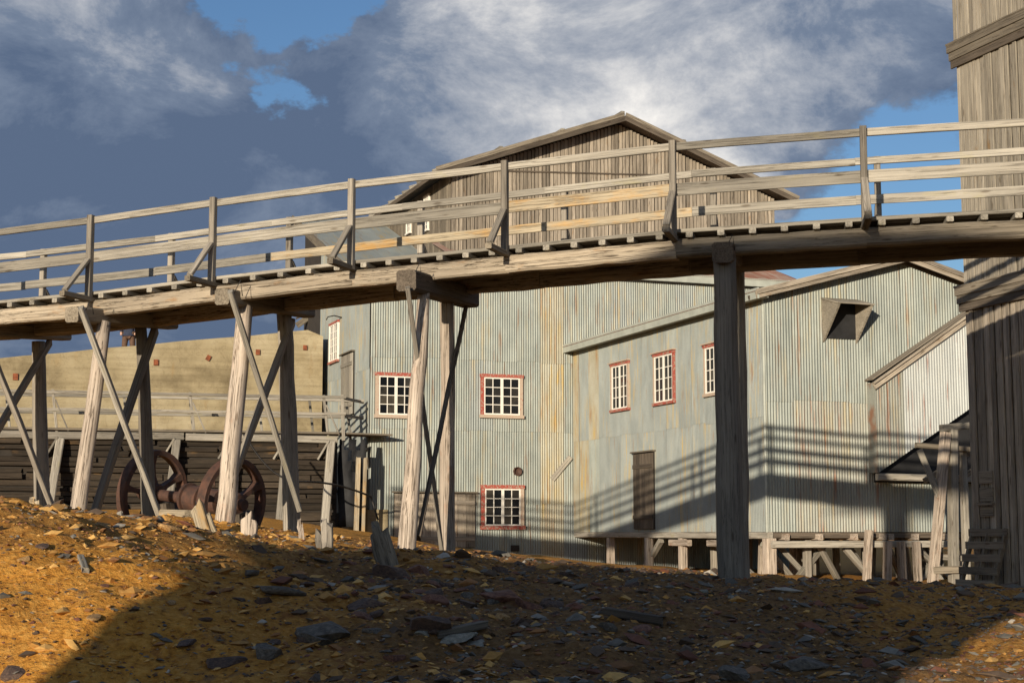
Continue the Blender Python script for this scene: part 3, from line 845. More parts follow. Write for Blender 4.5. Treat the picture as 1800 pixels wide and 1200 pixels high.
# lower roofs
def roof_slope(m0, m1, z0, run, sl, mat):
    u = m0
    V = (LD + Vector((0, 0, sl))).normalized(); ln = run / V.dot(LD)
    while u < m1 - .02:
        wd = min(.762, m1 - u)
        corr_sheet(mill, kp(u, -.35, z0 - .35 * sl + .06), WD, V, wd, lambda q: 0, lambda q: ln, mat, 'roof_sheet', seg=5)
        u += wd
roof_slope(-.45, m_split, ZKE, K_L + 2.6, SL, 'corr_b')
roof_slope(m_split + .05, M_ALL + .3, ZK2 + .02, 3.4, .36, 'corr_rr')
timber('eave_fascia', kp(m_split, -.30, ZK2 - .14), kp(M_ALL + .2, -.30, ZK2 - .14), .05, .26, 'fascia', mill)
timber('eave_fascia', kp(-.45, -.31, ZKE - .14), kp(m_split, -.31, ZKE - .14), .05, .16, 'grey', mill)
V = (LD + Vector((0, 0, SL)))
for k, (o, hgt) in enumerate(((-.47, .14), (-.51, .26))):
    a = kp(o, -.36, ZKE - .36 * SL - .02 - k * .06); timber('verge_board', a, a + V * (K_L + 2.9), .04, hgt, 'grey', mill)
# upper boarded storey
U0 = P(790, 935, 49.0); U0.z = 0
def up_(m, l, z): return Vector((U0.x, U0.y, 0)) + WD * m + LD * l + Vector((0, 0, z))
UW = (on_plane(1372, 935, U0, NF) - Vector((U0.x, U0.y, HC))).length
UL = 11.0
ZUE = zpx(304, 49.0); ZUA = zpx(219, 51.0)
ZUB = ZKE + SL * 2.6
def zu(u): return ZUE + (ZUA - ZUE) * (1 - abs(u - UW / 2) / (UW / 2))
upper_f = wall_core(mill, 'upper_front_wall', up_(0, 0, 0), WD, UW, ZUB - 1.0, [(0, ZUE), (UW / 2, ZUA), (UW, ZUE)], NF)
upper_s = wall_core(mill, 'upper_side_wall', up_(0, .19, 0), LD, UL, ZUB - 1.0, [(0, ZUE), (UL, ZUE)], NL)
wall_core(mill, 'upper_side_wall', up_(UW - .18, .19, 0), LD, UL, ZUB - 1.0, [(0, ZUE), (UL, ZUE)], NL)
nb = int(UW / .127)
for i in range(nb):
    u = (i + .5) * UW / nb
    w = random.uniform(.088, .112); pr = random.uniform(.015, .032)
    timber('plank', up_(u, -pr, ZUB - .8), up_(u, -pr, zu(u) - .02), w, .034, 'barn', upper_f, up=NF, n=2, jit=.003)
for i in range(54):
    u = (i + .5) * .205
    timber('plank', up_(-.02, u, ZUB - .2), up_(-.02, u, ZUE - .02), .19, .03, 'grey', upper_s, up=NL, n=1)
timber('drip_board', up_(1.9, -.06, zpx(301, 49.6)), up_(8.6, -.06, zpx(311, 52)), .03, .05, 'dark', upper_f)
for px0, py0, px1, py1 in ((717, 378, 724, 412), (746, 378, 755, 408), (748, 343, 757, 356)):
    window(mill, px0, py0, px1, py1, up_(-.03, 0, 0), LD, NL, 2, 3, 1, 'bare', 'white', 'white', .05)
for s in (0, 1):
    e = up_(-.62 if s == 0 else UW + .62, 0, ZUE - .62 * (ZUA - ZUE) / (UW / 2) + .1)
    r_ = up_(UW / 2, 0, ZUA + .1)
    d = (r_ - e); nrm = (LD.cross(d) if s == 0 else d.cross(LD)).normalized()
    a, b = e - LD * .55, r_ - LD * .55
    roof = link('roof_slab', pydata('roof_slab', [tuple(e - LD * .5), tuple(r_ - LD * .5), tuple(r_ + LD * (UL + .5)), tuple(e + LD * (UL + .5)), 
        tuple(e - LD * .5 + nrm * .05), tuple(r_ - LD * .5 + nrm * .05), tuple(r_ + LD * (UL + .5) + nrm * .05), tuple(e + LD * (UL + .5) + nrm * .05)],
        [(0, 1, 2, 3), (7, 6, 5, 4), (0, 4, 5, 1), (1, 5, 6, 2), (2, 6, 7, 3), (3, 7, 4, 0)]), M['dark'], mill)
    timber('barge_board', a - nrm * .04, b - nrm * .04, .045, .24, 'grey', roof, up=nrm, jit=.004)
    timber('barge_board', a - LD * .045 + nrm * .05, b - LD * .045 + nrm * .05, .045, .16, 'dark', roof, up=nrm, jit=.004)
    for k in (0.0, .33, .66):
        if k == 0.0 and s: continue
        q0 = r_.lerp(e, k) - nrm * .14
        timber('purlin_end', q0 - LD * .5, q0 + LD * .4, .14, .16, 'rail', roof)
    if s == 0:
        for k in range(13):
            q0 = e + LD * (k * .85 - .1)
            timber('rafter_tail', q0 - nrm * .09 + d.normalized() * .02, q0 - nrm * .09 + d.normalized() * .9, .09, .14, 'rail', roof, up=nrm)
        timber('eave_board', e - LD * .5 + nrm * .02, e + LD * (UL + .5) + nrm * .02, .05, .12, 'dark', roof, up=nrm)
# windows, doors and fittings of the lower front
pM = kp(0, -.045, 0)
window(mill, 659, 655, 731, 735, pM, WD, NF, 2, 4, 2, 'red', 'bare', 'bare', .10)
window(mill, 844, 658, 918, 735, pM, WD, NF, 2, 4, 2, 'red', 'bare', 'bare', .10)
window(mill, 845, 852, 920, 930, pM, WD, NF, 2, 4, 2, 'red', 'red', 'red', .11, 'window with bright red trim and broken top pane')
door(mill, 692, 866, 834, 962, pM, WD, NF, 9, 2, 'barn', 'wide weathered plank double door')
vc = on_plane(909, 828, pM, NF)
vent = link('round_vent', lathe_mesh('round_vent', [(0, .13), (.10, .13), (.10, .115), (.03, .11), (.03, 0.001)], 20), M['rust'], mill, Matrix.Translation(vc - NF * .02) @ NF.to_track_quat('X', 'Z').to_matrix().to_4x4(), True)
a = on_plane(1002, 803, pM, NF) + NF * .05; b = on_plane(970, 842, pM, NF) + NF * .03
timber('loose_board', b, a, .16, .03, 'rail', mill, up=NF)
hv = on_plane(905, 963, pM, NF)
link('floor_vent', box_mesh('floor_vent', -.13, .13, -.03, .05, -.09, .09), M['interior'], mill, wall_frame(hv, WD, NF))
pML = kp(-.045, 0, 0)
window(mill, 582, 566, 597, 638, pML, LD, NL, 2, 5, 2, 'red', 'white', 'red', .07)
door(mill, 603, 622, 623, 730, pML, LD, NL, 4, 1, 'rail', 'small bleached plank door onto the dock')
lb = on_plane(601, 558, pML, NL)
curve_tube('lamp_bracket', [lb, lb + NL * .25 + Vector((0, 0, .05)), lb + NL * .45, lb + NL * .5 - Vector((0, 0, .1))], .018, 'iron', mill)

# ================================================================== TOWER (right edge)
T0 = P(1713, 935, 26.0); T0.z = 0
TD = -LD                                              # its left side comes towards the camera
tower = empty('headframe_tower', (T0.x, T0.y, gz(T0.x, T0.y)), 'tall tower of weathered vertical boards with projecting plank bands', 'tower')
def tp(s, o, z): return Vector((T0.x, T0.y, 0)) + TD * s + NL * o + Vector((0, 0, z))
TL, TW, TH = 3.4, 4.5, 14.0
tz = gz(T0.x, T0.y) - .3
zb1, zb2 = zpx(505, 26), zpx(79, 26)
core = link('tower_wall', box_mesh('tower_wall', 0.02, TW, -TL, -.02, tz, TH), M['interior'], tower, Matrix.Translation((T0.x, T0.y, 0)) @ Matrix.Rotation(A20, 4, 'Z'))
for (za, zb_, mt, off) in ((tz, zb1 - .2, 'barn', .02), (zb1 - .1, zb2 - .2, 'tower', .03), (zb2 - .1, TH, 'tower', .05)):
    s = .0
    while s < TL:
        w = random.uniform(.08, .125)
        pr = off + random.choice((0, .008, .026))
        timber('plank', tp(s + w / 2, pr, za), tp(s + w / 2, pr, zb_), w - .012, .028, mt, core, up=NL, n=1)
        s += w
    s = 0.05
    while s < TW:
        w = random.uniform(.10, .14)
        q0 = Vector((T0.x, T0.y, 0)) + TD * (TL + off) + WD * (s + w / 2)
        timber('plank', q0 + Vector((0, 0, za)), q0 + Vector((0, 0, zb_)), w - .004, .028, mt, core, up=TD, n=1)
        s += w
for zz in (zb1, zb2):
    for k in range(3):
        o = .13 - .022 * k
        timber('band_plank', tp(-.12 + .02 * k, o, zz - .07 - k * .135), tp(TL + .1, o, zz - .07 - k * .135), .035, .14, 'grey' if k != 2 else 'dark', core, jit=.003)
    timber('band_cap', tp(-.14, .07, zz + .012), tp(TL + .1, .07, zz + .012), .17, .03, 'grey', core)
# hatch and leaning pallet at its foot
hx = tp(.55, .08, 0)
for k in range(3):
    z = [zpx(838, 25.4), zpx(868, 25.4), zpx(898, 25.4)][k]
    timber('hatch_board', tp(.28, .075, z), tp(.62, .075, z), .02, [.2, .22, .16][k], 'grey', core)
timber('hatch_ledge', tp(.26, .11, zpx(885, 25.4)), tp(.66, .11, zpx(885, 25.4)), .05, .05, 'grey', core)
pal = empty('pallet', (tp(.5, .35, 0).x, tp(.5, .35, 0).y, gz(tp(.5, .35, 0).x, tp(.5, .35, 0).y)), 'grey wooden pallet leaning against the foot of the tower', 'pallet')
zg = gz(tp(.5, .4, 0).x, tp(.5, .4, 0).y) - .02
for k in range(5):
    f_ = k / 4
    timber('slat', tp(.02, .40 - .28 * f_, zg + .09 + .80 * f_), tp(1.0, .40 - .28 * f_, zg + .09 + .80 * f_), .025, .12, 'grey', pal, up=(0, 0, 1))
for s in (.08, .5, .92):
    timber('stringer_board', tp(s, .36, zg + .02), tp(s, .07, zg + .95), .05, .08, 'grey', pal, up=NL)

# ================================================================== TRESTLE FOOTBRIDGE
bridge = empty('trestle_footbridge', (0, 21.5, 1.3), 'long weathered timber footbridge with plank railings carried on log trestles', 'footbridge')
nodes = [(-330, 25.2, 437, 560), (-75, 24.25, 411, 535), (160, 23.35, 381, 512), (376, 22.55, 350, 486), (620, 21.75, 318, 457), (890, 20.95, 286, 431), (1185, 20.2, 251, 403), (1520, 19.75, 226, 381), (1880, 19.45, 203, 362), (2230, 19.3, 184, 345)]
NP = []
for (px, Y, yt, yb) in nodes:
    t, b = P(px, yt, Y), P(px, yb, Y)
    NP.append((Vector((b.x, b.y, b.z)), t.z))
BW = 1.62
dirs = []
for i in range(len(NP)):
    a = NP[max(i - 1, 0)][0]; b = NP[min(i + 1, len(NP) - 1)][0]
    d = (b - a); d.z = 0; d.normalize(); dirs.append(d)
def perp(i): d = dirs[i]; return Vector((-d.y, d.x, 0))
def edge(i, off, dz=0.0): return NP[i][0] + perp(i) * off + Vector((0, 0, dz))
for i in range(len(NP) - 1):
    # lengthwise deck boards
    for k in range(8):
        o = .0 + BW * (k + .5) / 8 - .0
        timber('deck_plank', edge(i, o, -.025), edge(i + 1, o, -.025), BW / 8 - .008, .05, 'rail', bridge, jit=.004)
    # joists
    a, b = NP[i][0], NP[i + 1][0]
    n = max(2, int(round((b - a).length / .41)))
    for k in range(n):
        t = (k + .5) / n
        p = a.lerp(b, t); q_ = perp(i).lerp(perp(i + 1), t)
        timber('joist', p - q_ * .05 + Vector((0, 0, -.09)), p + q_ * (BW + .05) + Vector((0, 0, -.09)), .088, .068, 'rail', bridge, n=1)
    timber('light_stop_board', edge(i, .29, -.125), edge(i + 1, .29, -.125), .04, .16, 'dark', bridge, n=1)  # added boards that keep light from showing between the joists
    timber('light_stop_board', edge(i, BW - .40, -.0915), edge(i + 1, BW - .40, -.0915), .04, .09, 'dark', bridge, n=1)
    # stringers
    for o in (.13, BW - .2):
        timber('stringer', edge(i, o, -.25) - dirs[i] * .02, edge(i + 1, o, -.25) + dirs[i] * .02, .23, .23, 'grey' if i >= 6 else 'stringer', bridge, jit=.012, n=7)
    # rails
    for side, o in ((0, -.06), (1, BW + .06)):
        ta, tb = NP[i][1], NP[i + 1][1]
        hA, hB = ta - NP[i][0].z, tb - NP[i + 1][0].z
        sg = -1 if side == 0 else 1
        A, B = edge(i, o, hA - .055), edge(i + 1, o, hB - .055)
        timber('top_rail', A + perp(i) * (-sg * .055), B + perp(i + 1) * (-sg * .055), .05, .10, 'rail', bridge, jit=.004)
        A, B = edge(i, o, hA * .455), edge(i + 1, o, hB * .455)
        if side == 0: timber('mid_board', A + perp(i) * .06, B + perp(i + 1) * .06, .032, .16, 'lichen' if i in (5,) else 'rail', bridge, jit=.005)
        else:
            timber('mid_board', A - perp(i) * .06 + Vector((0, 0, .03)), B - perp(i + 1) * .06 + Vector((0, 0, .03)), .032, .13, 'lichen' if i in (3, 4, 5) else 'rail', bridge, jit=.005)
for i in range(len(NP)):
    h = NP[i][1] - NP[i][0].z
    for side, o in ((0, -.06), (1, BW + .06)):
        sg = -1 if side == 0 else 1
        a = edge(i, o, -.14); b = edge(i, o, h + .01)
        # far-side posts stand between the near ones
        if side == 1 and i < len(NP) - 1:
            sh = (NP[i + 1][0] - NP[i][0]) * .12
            a = a + sh; b = b + sh
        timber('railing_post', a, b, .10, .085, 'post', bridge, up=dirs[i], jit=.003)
        timber('outrigger', a + perp(i) * (-sg * .35) + Vector((0, 0, .02)), a + perp(i) * (sg * .62) + Vector((0, 0, .02)), .09, .075, 'grey', bridge)
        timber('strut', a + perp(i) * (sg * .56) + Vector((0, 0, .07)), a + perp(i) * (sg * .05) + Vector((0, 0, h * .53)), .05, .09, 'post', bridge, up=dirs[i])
# trestles
def bent(cap, posts, braces, capw=.225, capm='grey'):
    (ca, Ya), (cb, Yb) = cap
    timber('cap_beam', P(*ca, Ya), P(*cb, Yb), capw, capw, capm, bridge, jit=.006)
    for (t, Yt, b, Yb_, r0, r1, mt) in posts:
        pt, pb = P(*t, Yt), P(*b, Yb_)
        zg = gz(pb.x, pb.y)
        d = (pb - pt); pb = pt + d * ((zg - .55 - pt.z) / d.z)
        log('log_post', pb, pt, r1, r0, mt, bridge)
    for (t, Yt, b, Yb_, w, h, mt) in braces:
        pt, pb = P(*t, Yt), P(*b, Yb_)
        timber('cross_brace', pb, pt, w, h, mt, bridge, up=(0, -1, 0), jit=.008)
bent((((-70, 576), 23.75), ((116, 587), 26.3)),
     [((-20, 596), 24.3, (-62, 905), 23.8, .12, .145, 'log'), ((67, 600), 25.7, (74, 905), 25.8, .11, .135, 'post')],
     [((-32, 575), 23.5, (98, 905), 25.2, .07, .15, 'post'), ((88, 600), 25.9, (-30, 800), 24.1, .07, .16, 'post')])
bent((((126, 552), 22.75), ((303, 567), 25.2)),
     [((184, 566), 23.35, (135, 912), 22.75, .10, .128, 'log'), ((248, 575), 24.6, (262, 905), 24.75, .09, .125, 'post')],
     [((142, 540), 22.5, (287, 925), 24.1, .07, .15, 'rail'), ((272, 580), 24.8, (165, 905), 23.3, .10, .19, 'post')])
bent((((390, 522), 22.15), ((543, 546), 24.6)),
     [((430, 540), 22.7, (394, 925), 22.0, .11, .142, 'log'), ((500, 552), 24.1, (514, 940), 24.2, .115, .135, 'post')],
     [((405, 512), 21.9, (527, 895), 23.7, .07, .14, 'rail'), ((514, 565), 24.25, (405, 850), 22.6, .09, .18, 'post')])
bent((((714, 492), 20.85), ((826, 525), 23.1)),
     [((746, 512), 21.3, (714, 972), 20.65, .085, .122, 'log'), ((787, 522), 22.45, (787, 976), 22.6, .10, .122, 'log')],
     [((716, 505), 20.7, (777, 965), 22.2, .06, .11, 'post'), ((823, 518), 23.05, (735, 945), 20.8, .06, .13, 'dark')], .28, 'dark')
bent((((1270, 443), 19.75), ((1300, 458), 22.4)),
     [((1273, 455), 20.05, (1286, 1012), 20.05, .14, .182, 'post'), ((1293, 470), 21.7, (1300, 1010), 21.7, .12, .15, 'post')], [], .26, 'dark')
# wire lashings at the caps
for (x, y, Y) in ((158, 532, 22.7), (420, 500, 22.1), (735, 470, 20.9), (1285, 420, 19.75)):
    curve_tube('wire_lashing', [P(x - 12, y + 22, Y), P(x + 3, y - 8, Y - .02), P(x + 6, y + 20, Y)], .008, 'iron', bridge, 6)
# flat slab under the right-hand trestle
sl = P(1275, 1020, 19.7)
slab = link('footing_slab', box_mesh('footing_slab', -.75, .75, -.25, .3, -.2, .045), M['concrete'], bridge, Matrix.Translation((sl.x, sl.y, gz(sl.x, sl.y))) @ Matrix.Rotation(R(-6), 4, 'Z'))

# ================================================================== CONCRETE WALL, TERRACE, DOCK
cw_a = P(-260, 935, 46.5); cw_b = P(563, 935, 51.0)
cdir = (cw_b - cw_a); cdir.z = 0; clen = cdir.length; cdir.normalize(); cn = Vector((cdir.y, -cdir.x, 0))
cwall = empty('concrete_wall', (cw_a.x, cw_a.y, 1.5), 'long ochre board-marked concrete retaining wall behind the dock', 'wall')
zt0 = on_plane(0, 629, cw_a, cn).z; zt1 = on_plane(540, 580, cw_a, cn).z
u_0 = (on_plane(0, 629, cw_a, cn) - cw_a).dot(cdir); u_1 = (on_plane(540, 580, cw_a, cn) - cw_a).dot(cdir)
def zw(u): return zt0 + (zt1 - zt0) * (u - u_0) / (u_1 - u_0)
mwc = Matrix.Identity(4)
for i in range(3):
    mwc[i][0], mwc[i][1], mwc[i][2] = cdir[i], -cn[i], (0, 0, 1)[i]
mwc[0][3], mwc[1][3] = cw_a.x, cw_a.y
poly = [(0, 1.0), (clen, 1.0), (clen, zw(clen) - .25), (clen - .5, zw(clen - .5))] + [(clen * k / 12, zw(clen * k / 12) + random.uniform(-.02, .02)) for k in range(11, -1, -1)]
link('wall_body', prism_mesh('wall_body', poly, .6), M['concrete'], cwall, mwc)
for (x, y, s, rot) in ((27, 662, .15, 0), (274, 637, .14, 0), (366, 629, .13, .5), (453, 619, .13, 0), (536, 611, .12, 0)):
    p = on_plane(x, y, cw_a, cn)
    link('anchor_plate', box_mesh('anchor_plate', -s / 2, s / 2, -.05, .01, -s / 2 * 1.3, s / 2 * 1.3), M['rustplate'], cwall, wall_frame(p, cdir, cn) @ Matrix.Rotation(rot, 4, 'Y'))
# ground behind the wall
tv = []
for (u, v, dz) in ((-25, .55, -.5), (clen, .55, -.5), (clen, 30, -3.0), (-25, 30, -3.0)):
    p = cw_a + cdir * u - cn * v; tv.append((p.x, p.y, zw(u) + dz))
tb = [(x, y, z - 5) for x, y, z in tv]
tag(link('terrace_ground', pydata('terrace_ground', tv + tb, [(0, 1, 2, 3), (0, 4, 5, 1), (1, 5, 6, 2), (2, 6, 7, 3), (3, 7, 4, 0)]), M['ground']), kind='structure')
# small shed roof behind the wall end
hut = empty('eave_shed', tuple(P(545, 600, 54.5)), 'small grey shed with exposed rafters behind the end of the concrete wall', 'shed')
hp = P(528, 575, 54.5)
for k in range(5):
    a = P(530 + k * 9, 566 - k * 6, 54.3 + k * .1)
    timber('rafter', a, a + Vector((.5, 1.2, .35)), .1, .12, 'rail', hut)
timber('eave_board', P(522, 572, 54.2), P(566, 541, 54.6), .06, .2, 'grey', hut)
timber('roof_plank', P(520, 566, 54.2) + Vector((.1, .5, .25)), P(568, 533, 54.6) + Vector((.1, .5, .25)), 1.2, .05, 'dark', hut)
link('hut_wall', box_mesh('hut_wall', -.2, 1.6, 0, 1.2, -2.2, .25), M['corr_b'], hut, Matrix.Translation(hp + Vector((.35, .4, 0))))

# person on the terrace
def person(px, py, Y, drop):
    foot = P(px, py, Y); foot.z -= drop
    root = empty('person', tuple(foot), 'person in navy jacket and brown trousers standing behind the concrete wall', 'person')
    def skinned(name, pts, edges, rad, mat, lv=2):
        me = bpy.data.meshes.new(name); me.from_pydata(pts, edges, []); me.update()
        o = link(name, me, M[mat], root, Matrix.Translation(foot))
        md = o.modifiers.new('skin', 'SKIN'); md.use_smooth_shade = True
        for i, r_ in enumerate(rad):
            me.skin_vertices[0].data[i].radius = (r_, r_)
        me.skin_vertices[0].data[0].use_root = True
        sb = o.modifiers.new('sub', 'SUBSURF'); sb.levels = lv; sb.render_levels = lv
        return o
    # body: pelvis, spine, head, arms, legs as one skin
    pts = [(0, 0, .93), (0, 0, 1.12), (0, 0, 1.35), (0, 0, 1.47), (0, -.01, 1.56), (0, -.02, 1.66), (0, -.01, 1.73),
           (-.19, 0, 1.40), (-.24, .02, 1.15), (-.22, -.08, .92), (-.21, -.11, .84), (.19, 0, 1.40), (.24, .02, 1.15), (.22, -.08, .92), (.21, -.11, .84),
           (-.10, 0, .86), (-.13, -.02, .48), (-.14, .01, .09), (-.15, -.14, .04), (.10, 0, .86), (.13, -.02, .48), (.14, .01, .09), (.15, -.14, .04)]
    ed = [(0, 1), (1, 2), (2, 3), (3, 4), (4, 5), (5, 6), (2, 7), (7, 8), (8, 9), (9, 10), (2, 11), (11, 12), (12, 13), (13, 14), (0, 15), (15, 16), (16, 17), (17, 18), (0, 19), (19, 20), (20, 21), (21, 22)]
    rad = [.14, .15, .16, .07, .075, .10, .075, .075, .055, .042, .04, .075, .055, .042, .04, .10, .07, .05, .045, .10, .07, .05, .045]
    skinned('body', pts, ed, rad, 'skin')
    skinned('trousers', [pts[0], pts[15], pts[16], pts[17], pts[19], pts[20], pts[21]], [(0, 1), (1, 2), (2, 3), (0, 4), (4, 5), (5, 6)], [.155, .115, .088, .075, .115, .088, .075], 'trousers')
    skinned('jacket', [(0, 0, 1.0), (0, 0, .86), (0, 0, 1.15), (0, 0, 1.36), (0, 0, 1.45), pts[7], pts[8], pts[9], pts[11], pts[12], pts[13]],
            [(0, 1), (0, 2), (2, 3), (3, 4), (3, 5), (5, 6), (6, 7), (3, 8), (8, 9), (9, 10)], [.18, .18, .175, .18, .09, .09, .07, .055, .09, .07, .055], 'jacket')
    hm = lathe_mesh('hair', [(-.02, .105), (.04, .112), (.09, .09), (.12, .04)], 16)
    link('hair', hm, M['hair'], root, Matrix.Translation(foot + Vector((0, .01, 1.68))) @ Matrix.Rotation(-math.pi / 2, 4, 'Y'), True)
person(226, 609, 49.6, .5)

# dock: boarded crib front, deck and railings
dk_a = P(-260, 935, 42.0); dk_b = P(592, 935, 45.2)
ddir = (dk_b - dk_a); ddir.z = 0; dlen = ddir.length; ddir.normalize(); dn = Vector((ddir.y, -ddir.x, 0))
dock = empty('timber_dock', (dk_a.x, dk_a.y, 2.0), 'raised timber loading dock with dark boarded front and grey pole railings', 'dock')
zd = on_plane(300, 757, dk_a, dn).z
def dp(px, py, out=0.0): return on_plane(px, py, dk_a, dn) + dn * out
def du_(px): return (on_plane(px, 935, dk_a, dn) - dk_a).dot(ddir)
def dpt(u, v, z): p = dk_a + ddir * u - dn * v; return Vector((p.x, p.y, z))
zl = 1.7
k = 0
z = zl
while z < zd - .2:
    h = random.uniform(.13, .2); a = 0.0
    while a < dlen:
        L = min(random.uniform(2.5, 4.5), dlen - a)
        o = random.uniform(-.06, .06)
        if random.random() > .06:
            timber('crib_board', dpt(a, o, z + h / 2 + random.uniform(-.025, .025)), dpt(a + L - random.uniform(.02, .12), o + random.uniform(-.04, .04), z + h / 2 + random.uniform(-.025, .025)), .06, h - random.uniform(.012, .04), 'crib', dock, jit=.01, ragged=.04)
        a += L
    z += h
link('crib_backing', box_mesh('crib_backing', 0, dlen, .1, .5, 1.0, zd - .2), M['interior'], dock, (lambda m: m)(Matrix([[ddir.x, -dn.x, 0, dk_a.x], [ddir.y, -dn.y, 0, dk_a.y], [0, 0, 1, 0], [0, 0, 0, 1]])))
for r_ in range(5):
    timber('deck_plank', dpt(0, .1 + r_ * .62, zd), dpt(dlen, .1 + r_ * .62, zd), .60, .06, 'grey', dock)
a = 0
while a < dlen:
    timber('edge_beam', dpt(a, -.1, zd - .16 + random.uniform(-.02, .02)), dpt(min(a + 4.2, dlen), -.1, zd - .16 + random.uniform(-.02, .02)), .16, .20, 'rail', dock, jit=.01)
    a += 4.25
for px in (-120, 84, 290, 388, 485, 563):
    u = du_(px); b = dpt(u, -.75, 0); b.z = gz(b.x, b.y) - .1
    timber('prop', b, dpt(u + .25, -.16, zd - .27), .22, .2, 'rail', dock, up=dn, ragged=.04)
    timber('cleat', dpt(u - .12, -.14, zd - .75), dpt(u + .18, -.22, zd - .22), .05, .14, 'rail', dock, up=dn)
for off, posts in ((-.02, (-110, 84, 328, 565)), (1.1, (-20, 195, 315, 440, 533, 600))):
    for px in posts:
        u = du_(px) + (0.25 if off > 1 else 0)
        timber('railing_post', dpt(u + .15, off, zd - .1), dpt(u, off, zd + 1.08), .07, .07, 'rail', dock, up=dn)
        if off < 1: timber('post_brace', dpt(u + .45, off - .12, zd - .05), dpt(u + .08, off - .03, zd + .8), .04, .06, 'rail', dock, up=dn)
    for hh in (1.0, .52):
        timber('pole_rail', dpt(0, off - .06, zd + hh), dpt(dlen * .55, off - .06, zd + hh + .02), .06, .085, 'rail', dock, jit=.012)
        timber('pole_rail', dpt(dlen * .55, off - .065, zd + hh + .01), dpt(dlen + (.2 if off < 1 else .9), off - .065, zd + hh + .03), .06, .08, 'rail', dock, jit=.012)
for hh in (1.0, .52):
    timber('end_rail', dpt(dlen + .15, -.05, zd + hh), dpt(dlen + .9, 1.2, zd + hh), .05, .08, 'rail', dock)
timber('railing_post', dpt(dlen + .15, -.05, zd - .2), dpt(dlen + .1, -.05, zd + 1.1), .09, .09, 'rail', dock, up=dn)
timber('platform_board', dpt(dlen - .4, .3, zd + .01), dpt(dlen + 1.5, .9, zd + .01), 1.0, .05, 'grey', dock)
# torn tar paper and splintered boards at the dock's end
tarp = empty('torn_tar_paper', tuple(dpt(dlen + .3, .1, 1.6)), 'torn black tar paper hanging between dock end and mill wall', 'sheet')
V = []; Fc = []
for j in range(9):
    for i in range(7):
        x = dlen + .05 + i * .125; z = 1.75 + j * (zd - 1.9) / 8
        V.append(tuple(dpt(x + random.uniform(-.03, .03), .12 + .07 * math.sin(i * 1.3 + j * .4) + random.uniform(-.02, .02), z)))
for j in range(8):
    for i in range(6):
        if (i, j) in ((2, 6), (3, 5), (1, 7), (5, 1), (5, 2), (5, 3), (4, 7)): continue
        a = j * 7 + i; Fc.append((a, a + 1, a + 8, a + 7))
tm = pydata('tar_sheet', V, Fc)
to = link('tar_sheet', tm, M['black'], tarp, None, True)
so = to.modifiers.new('solid', 'SOLIDIFY'); so.thickness = .015
for x, w in ((.55, .14), (.75, .1)):
    timber('split_board', dpt(dlen + x, .02, 1.55), dpt(dlen + x + .05, .05, zd - .7), w, .03, 'lichen', tarp, up=dn, ragged=.05)
# slack cable
cpts = []
pa, pb = P(428, 762, 41.3), P(520, 846, 41.6)
for k in range(14):
    t = k / 13; p = pa.lerp(pb, t); p.z -= .28 * math.sin(math.pi * t); cpts.append(p)
pc = P(652, 872, 43.6)
for k in range(1, 12):
    t = k / 11; p = pb.lerp(pc, t); p.z += .12 * math.sin(math.pi * t); cpts.append(p)
for k in range(1, 5):
    cpts.append(pc + Vector((.05 * k, 0, -.16 * k)))
tag(curve_tube('steel_cable', cpts, .028, 'iron'), 'slack dark steel cable strung across the front of the dock', 'cable')

# ================================================================== RUSTY FLYWHEEL AXLE
def wheel(parent, c, ax, r_):
    mw = Matrix.Translation(c) @ ax.to_track_quat('X', 'Z').to_matrix().to_4x4()
    rim = link('flywheel', lathe_mesh('flywheel', [(-.095, r_ - .10), (-.095, r_ - .01), (-.08, r_), (.08, r_), (.095, r_ - .01), (.095, r_ - .10)], 40), M['rust'], parent, mw, False)
    me = rim.data
    bm = bmesh.new(); bm.from_mesh(me)
    caps = [f for f in bm.faces if len(f.verts) > 10]
    bmesh.ops.delete(bm, geom=caps, context='FACES')
    k = 40; n = len(bm.verts)
    bm.verts.ensure_lookup_table()
    for j in range(k):
        bm.faces.new((bm.verts[j], bm.verts[(j + 1) % k], bm.verts[5 * k + (j + 1) % k], bm.verts[5 * k + j]))
    bmesh.ops.recalc_face_normals(bm, faces=bm.faces); bm.to_mesh(me); bm.free()
    hub = link('hub', lathe_mesh('hub', [(-.17, .1), (-.17, .17), (-.13, .2), (.13, .2), (.17, .17), (.17, .1)], 24), M['rust'], rim, mw, False)
    for s in range(5):
        q = 2 * math.pi * s / 5 + .5
        d0 = Vector((0, math.cos(q), math.sin(q)))
        a, b = mw @ (d0 * .15), mw @ (d0 * (r_ - .09))
        L = (b - a).length
        ring = [(-.05, -.075), (.05, -.075), (.05, .075), (-.05, .075)]
        link('spoke', tube_mesh('spoke', L, ring, 3, 0, lambda t: 1.35 - .6 * math.sin(math.pi * t) if True else 1), M['rust'], rim, frame(a, b, ax))
    return rim
w1 = P(268, 868, 28.8); ax = Vector((.85, -.53, -.10)).normalized(); w2 = w1 + ax * 1.9
winch = empty('flywheel_axle', (w1.x + .8, w1.y, gz(w1.x + .8, w1.y)), 'rusty iron axle with winding drum and two big spoked flywheels', 'machine')
wa = ax
RW = .80
for c in (w1, w2):
    wheel(winch, c, wa, RW)
    g_ = gz(c.x, c.y)
    timber('bearing_block', Vector((c.x + .25, c.y + .1, g_ - .1)), Vector((c.x + .2, c.y, c.z - .15)), .3, .3, 'dark', winch)
L = (w2 - w1).length
mx = frame(w1 - ax * .3, w2 + ax * .3)
link('axle', lathe_mesh('axle', [(0, .06), (0, .10), (L + .6, .10), (L + .6, .06)], 20), M['rust'], winch, mx, False)
d0 = L * .45 + .3
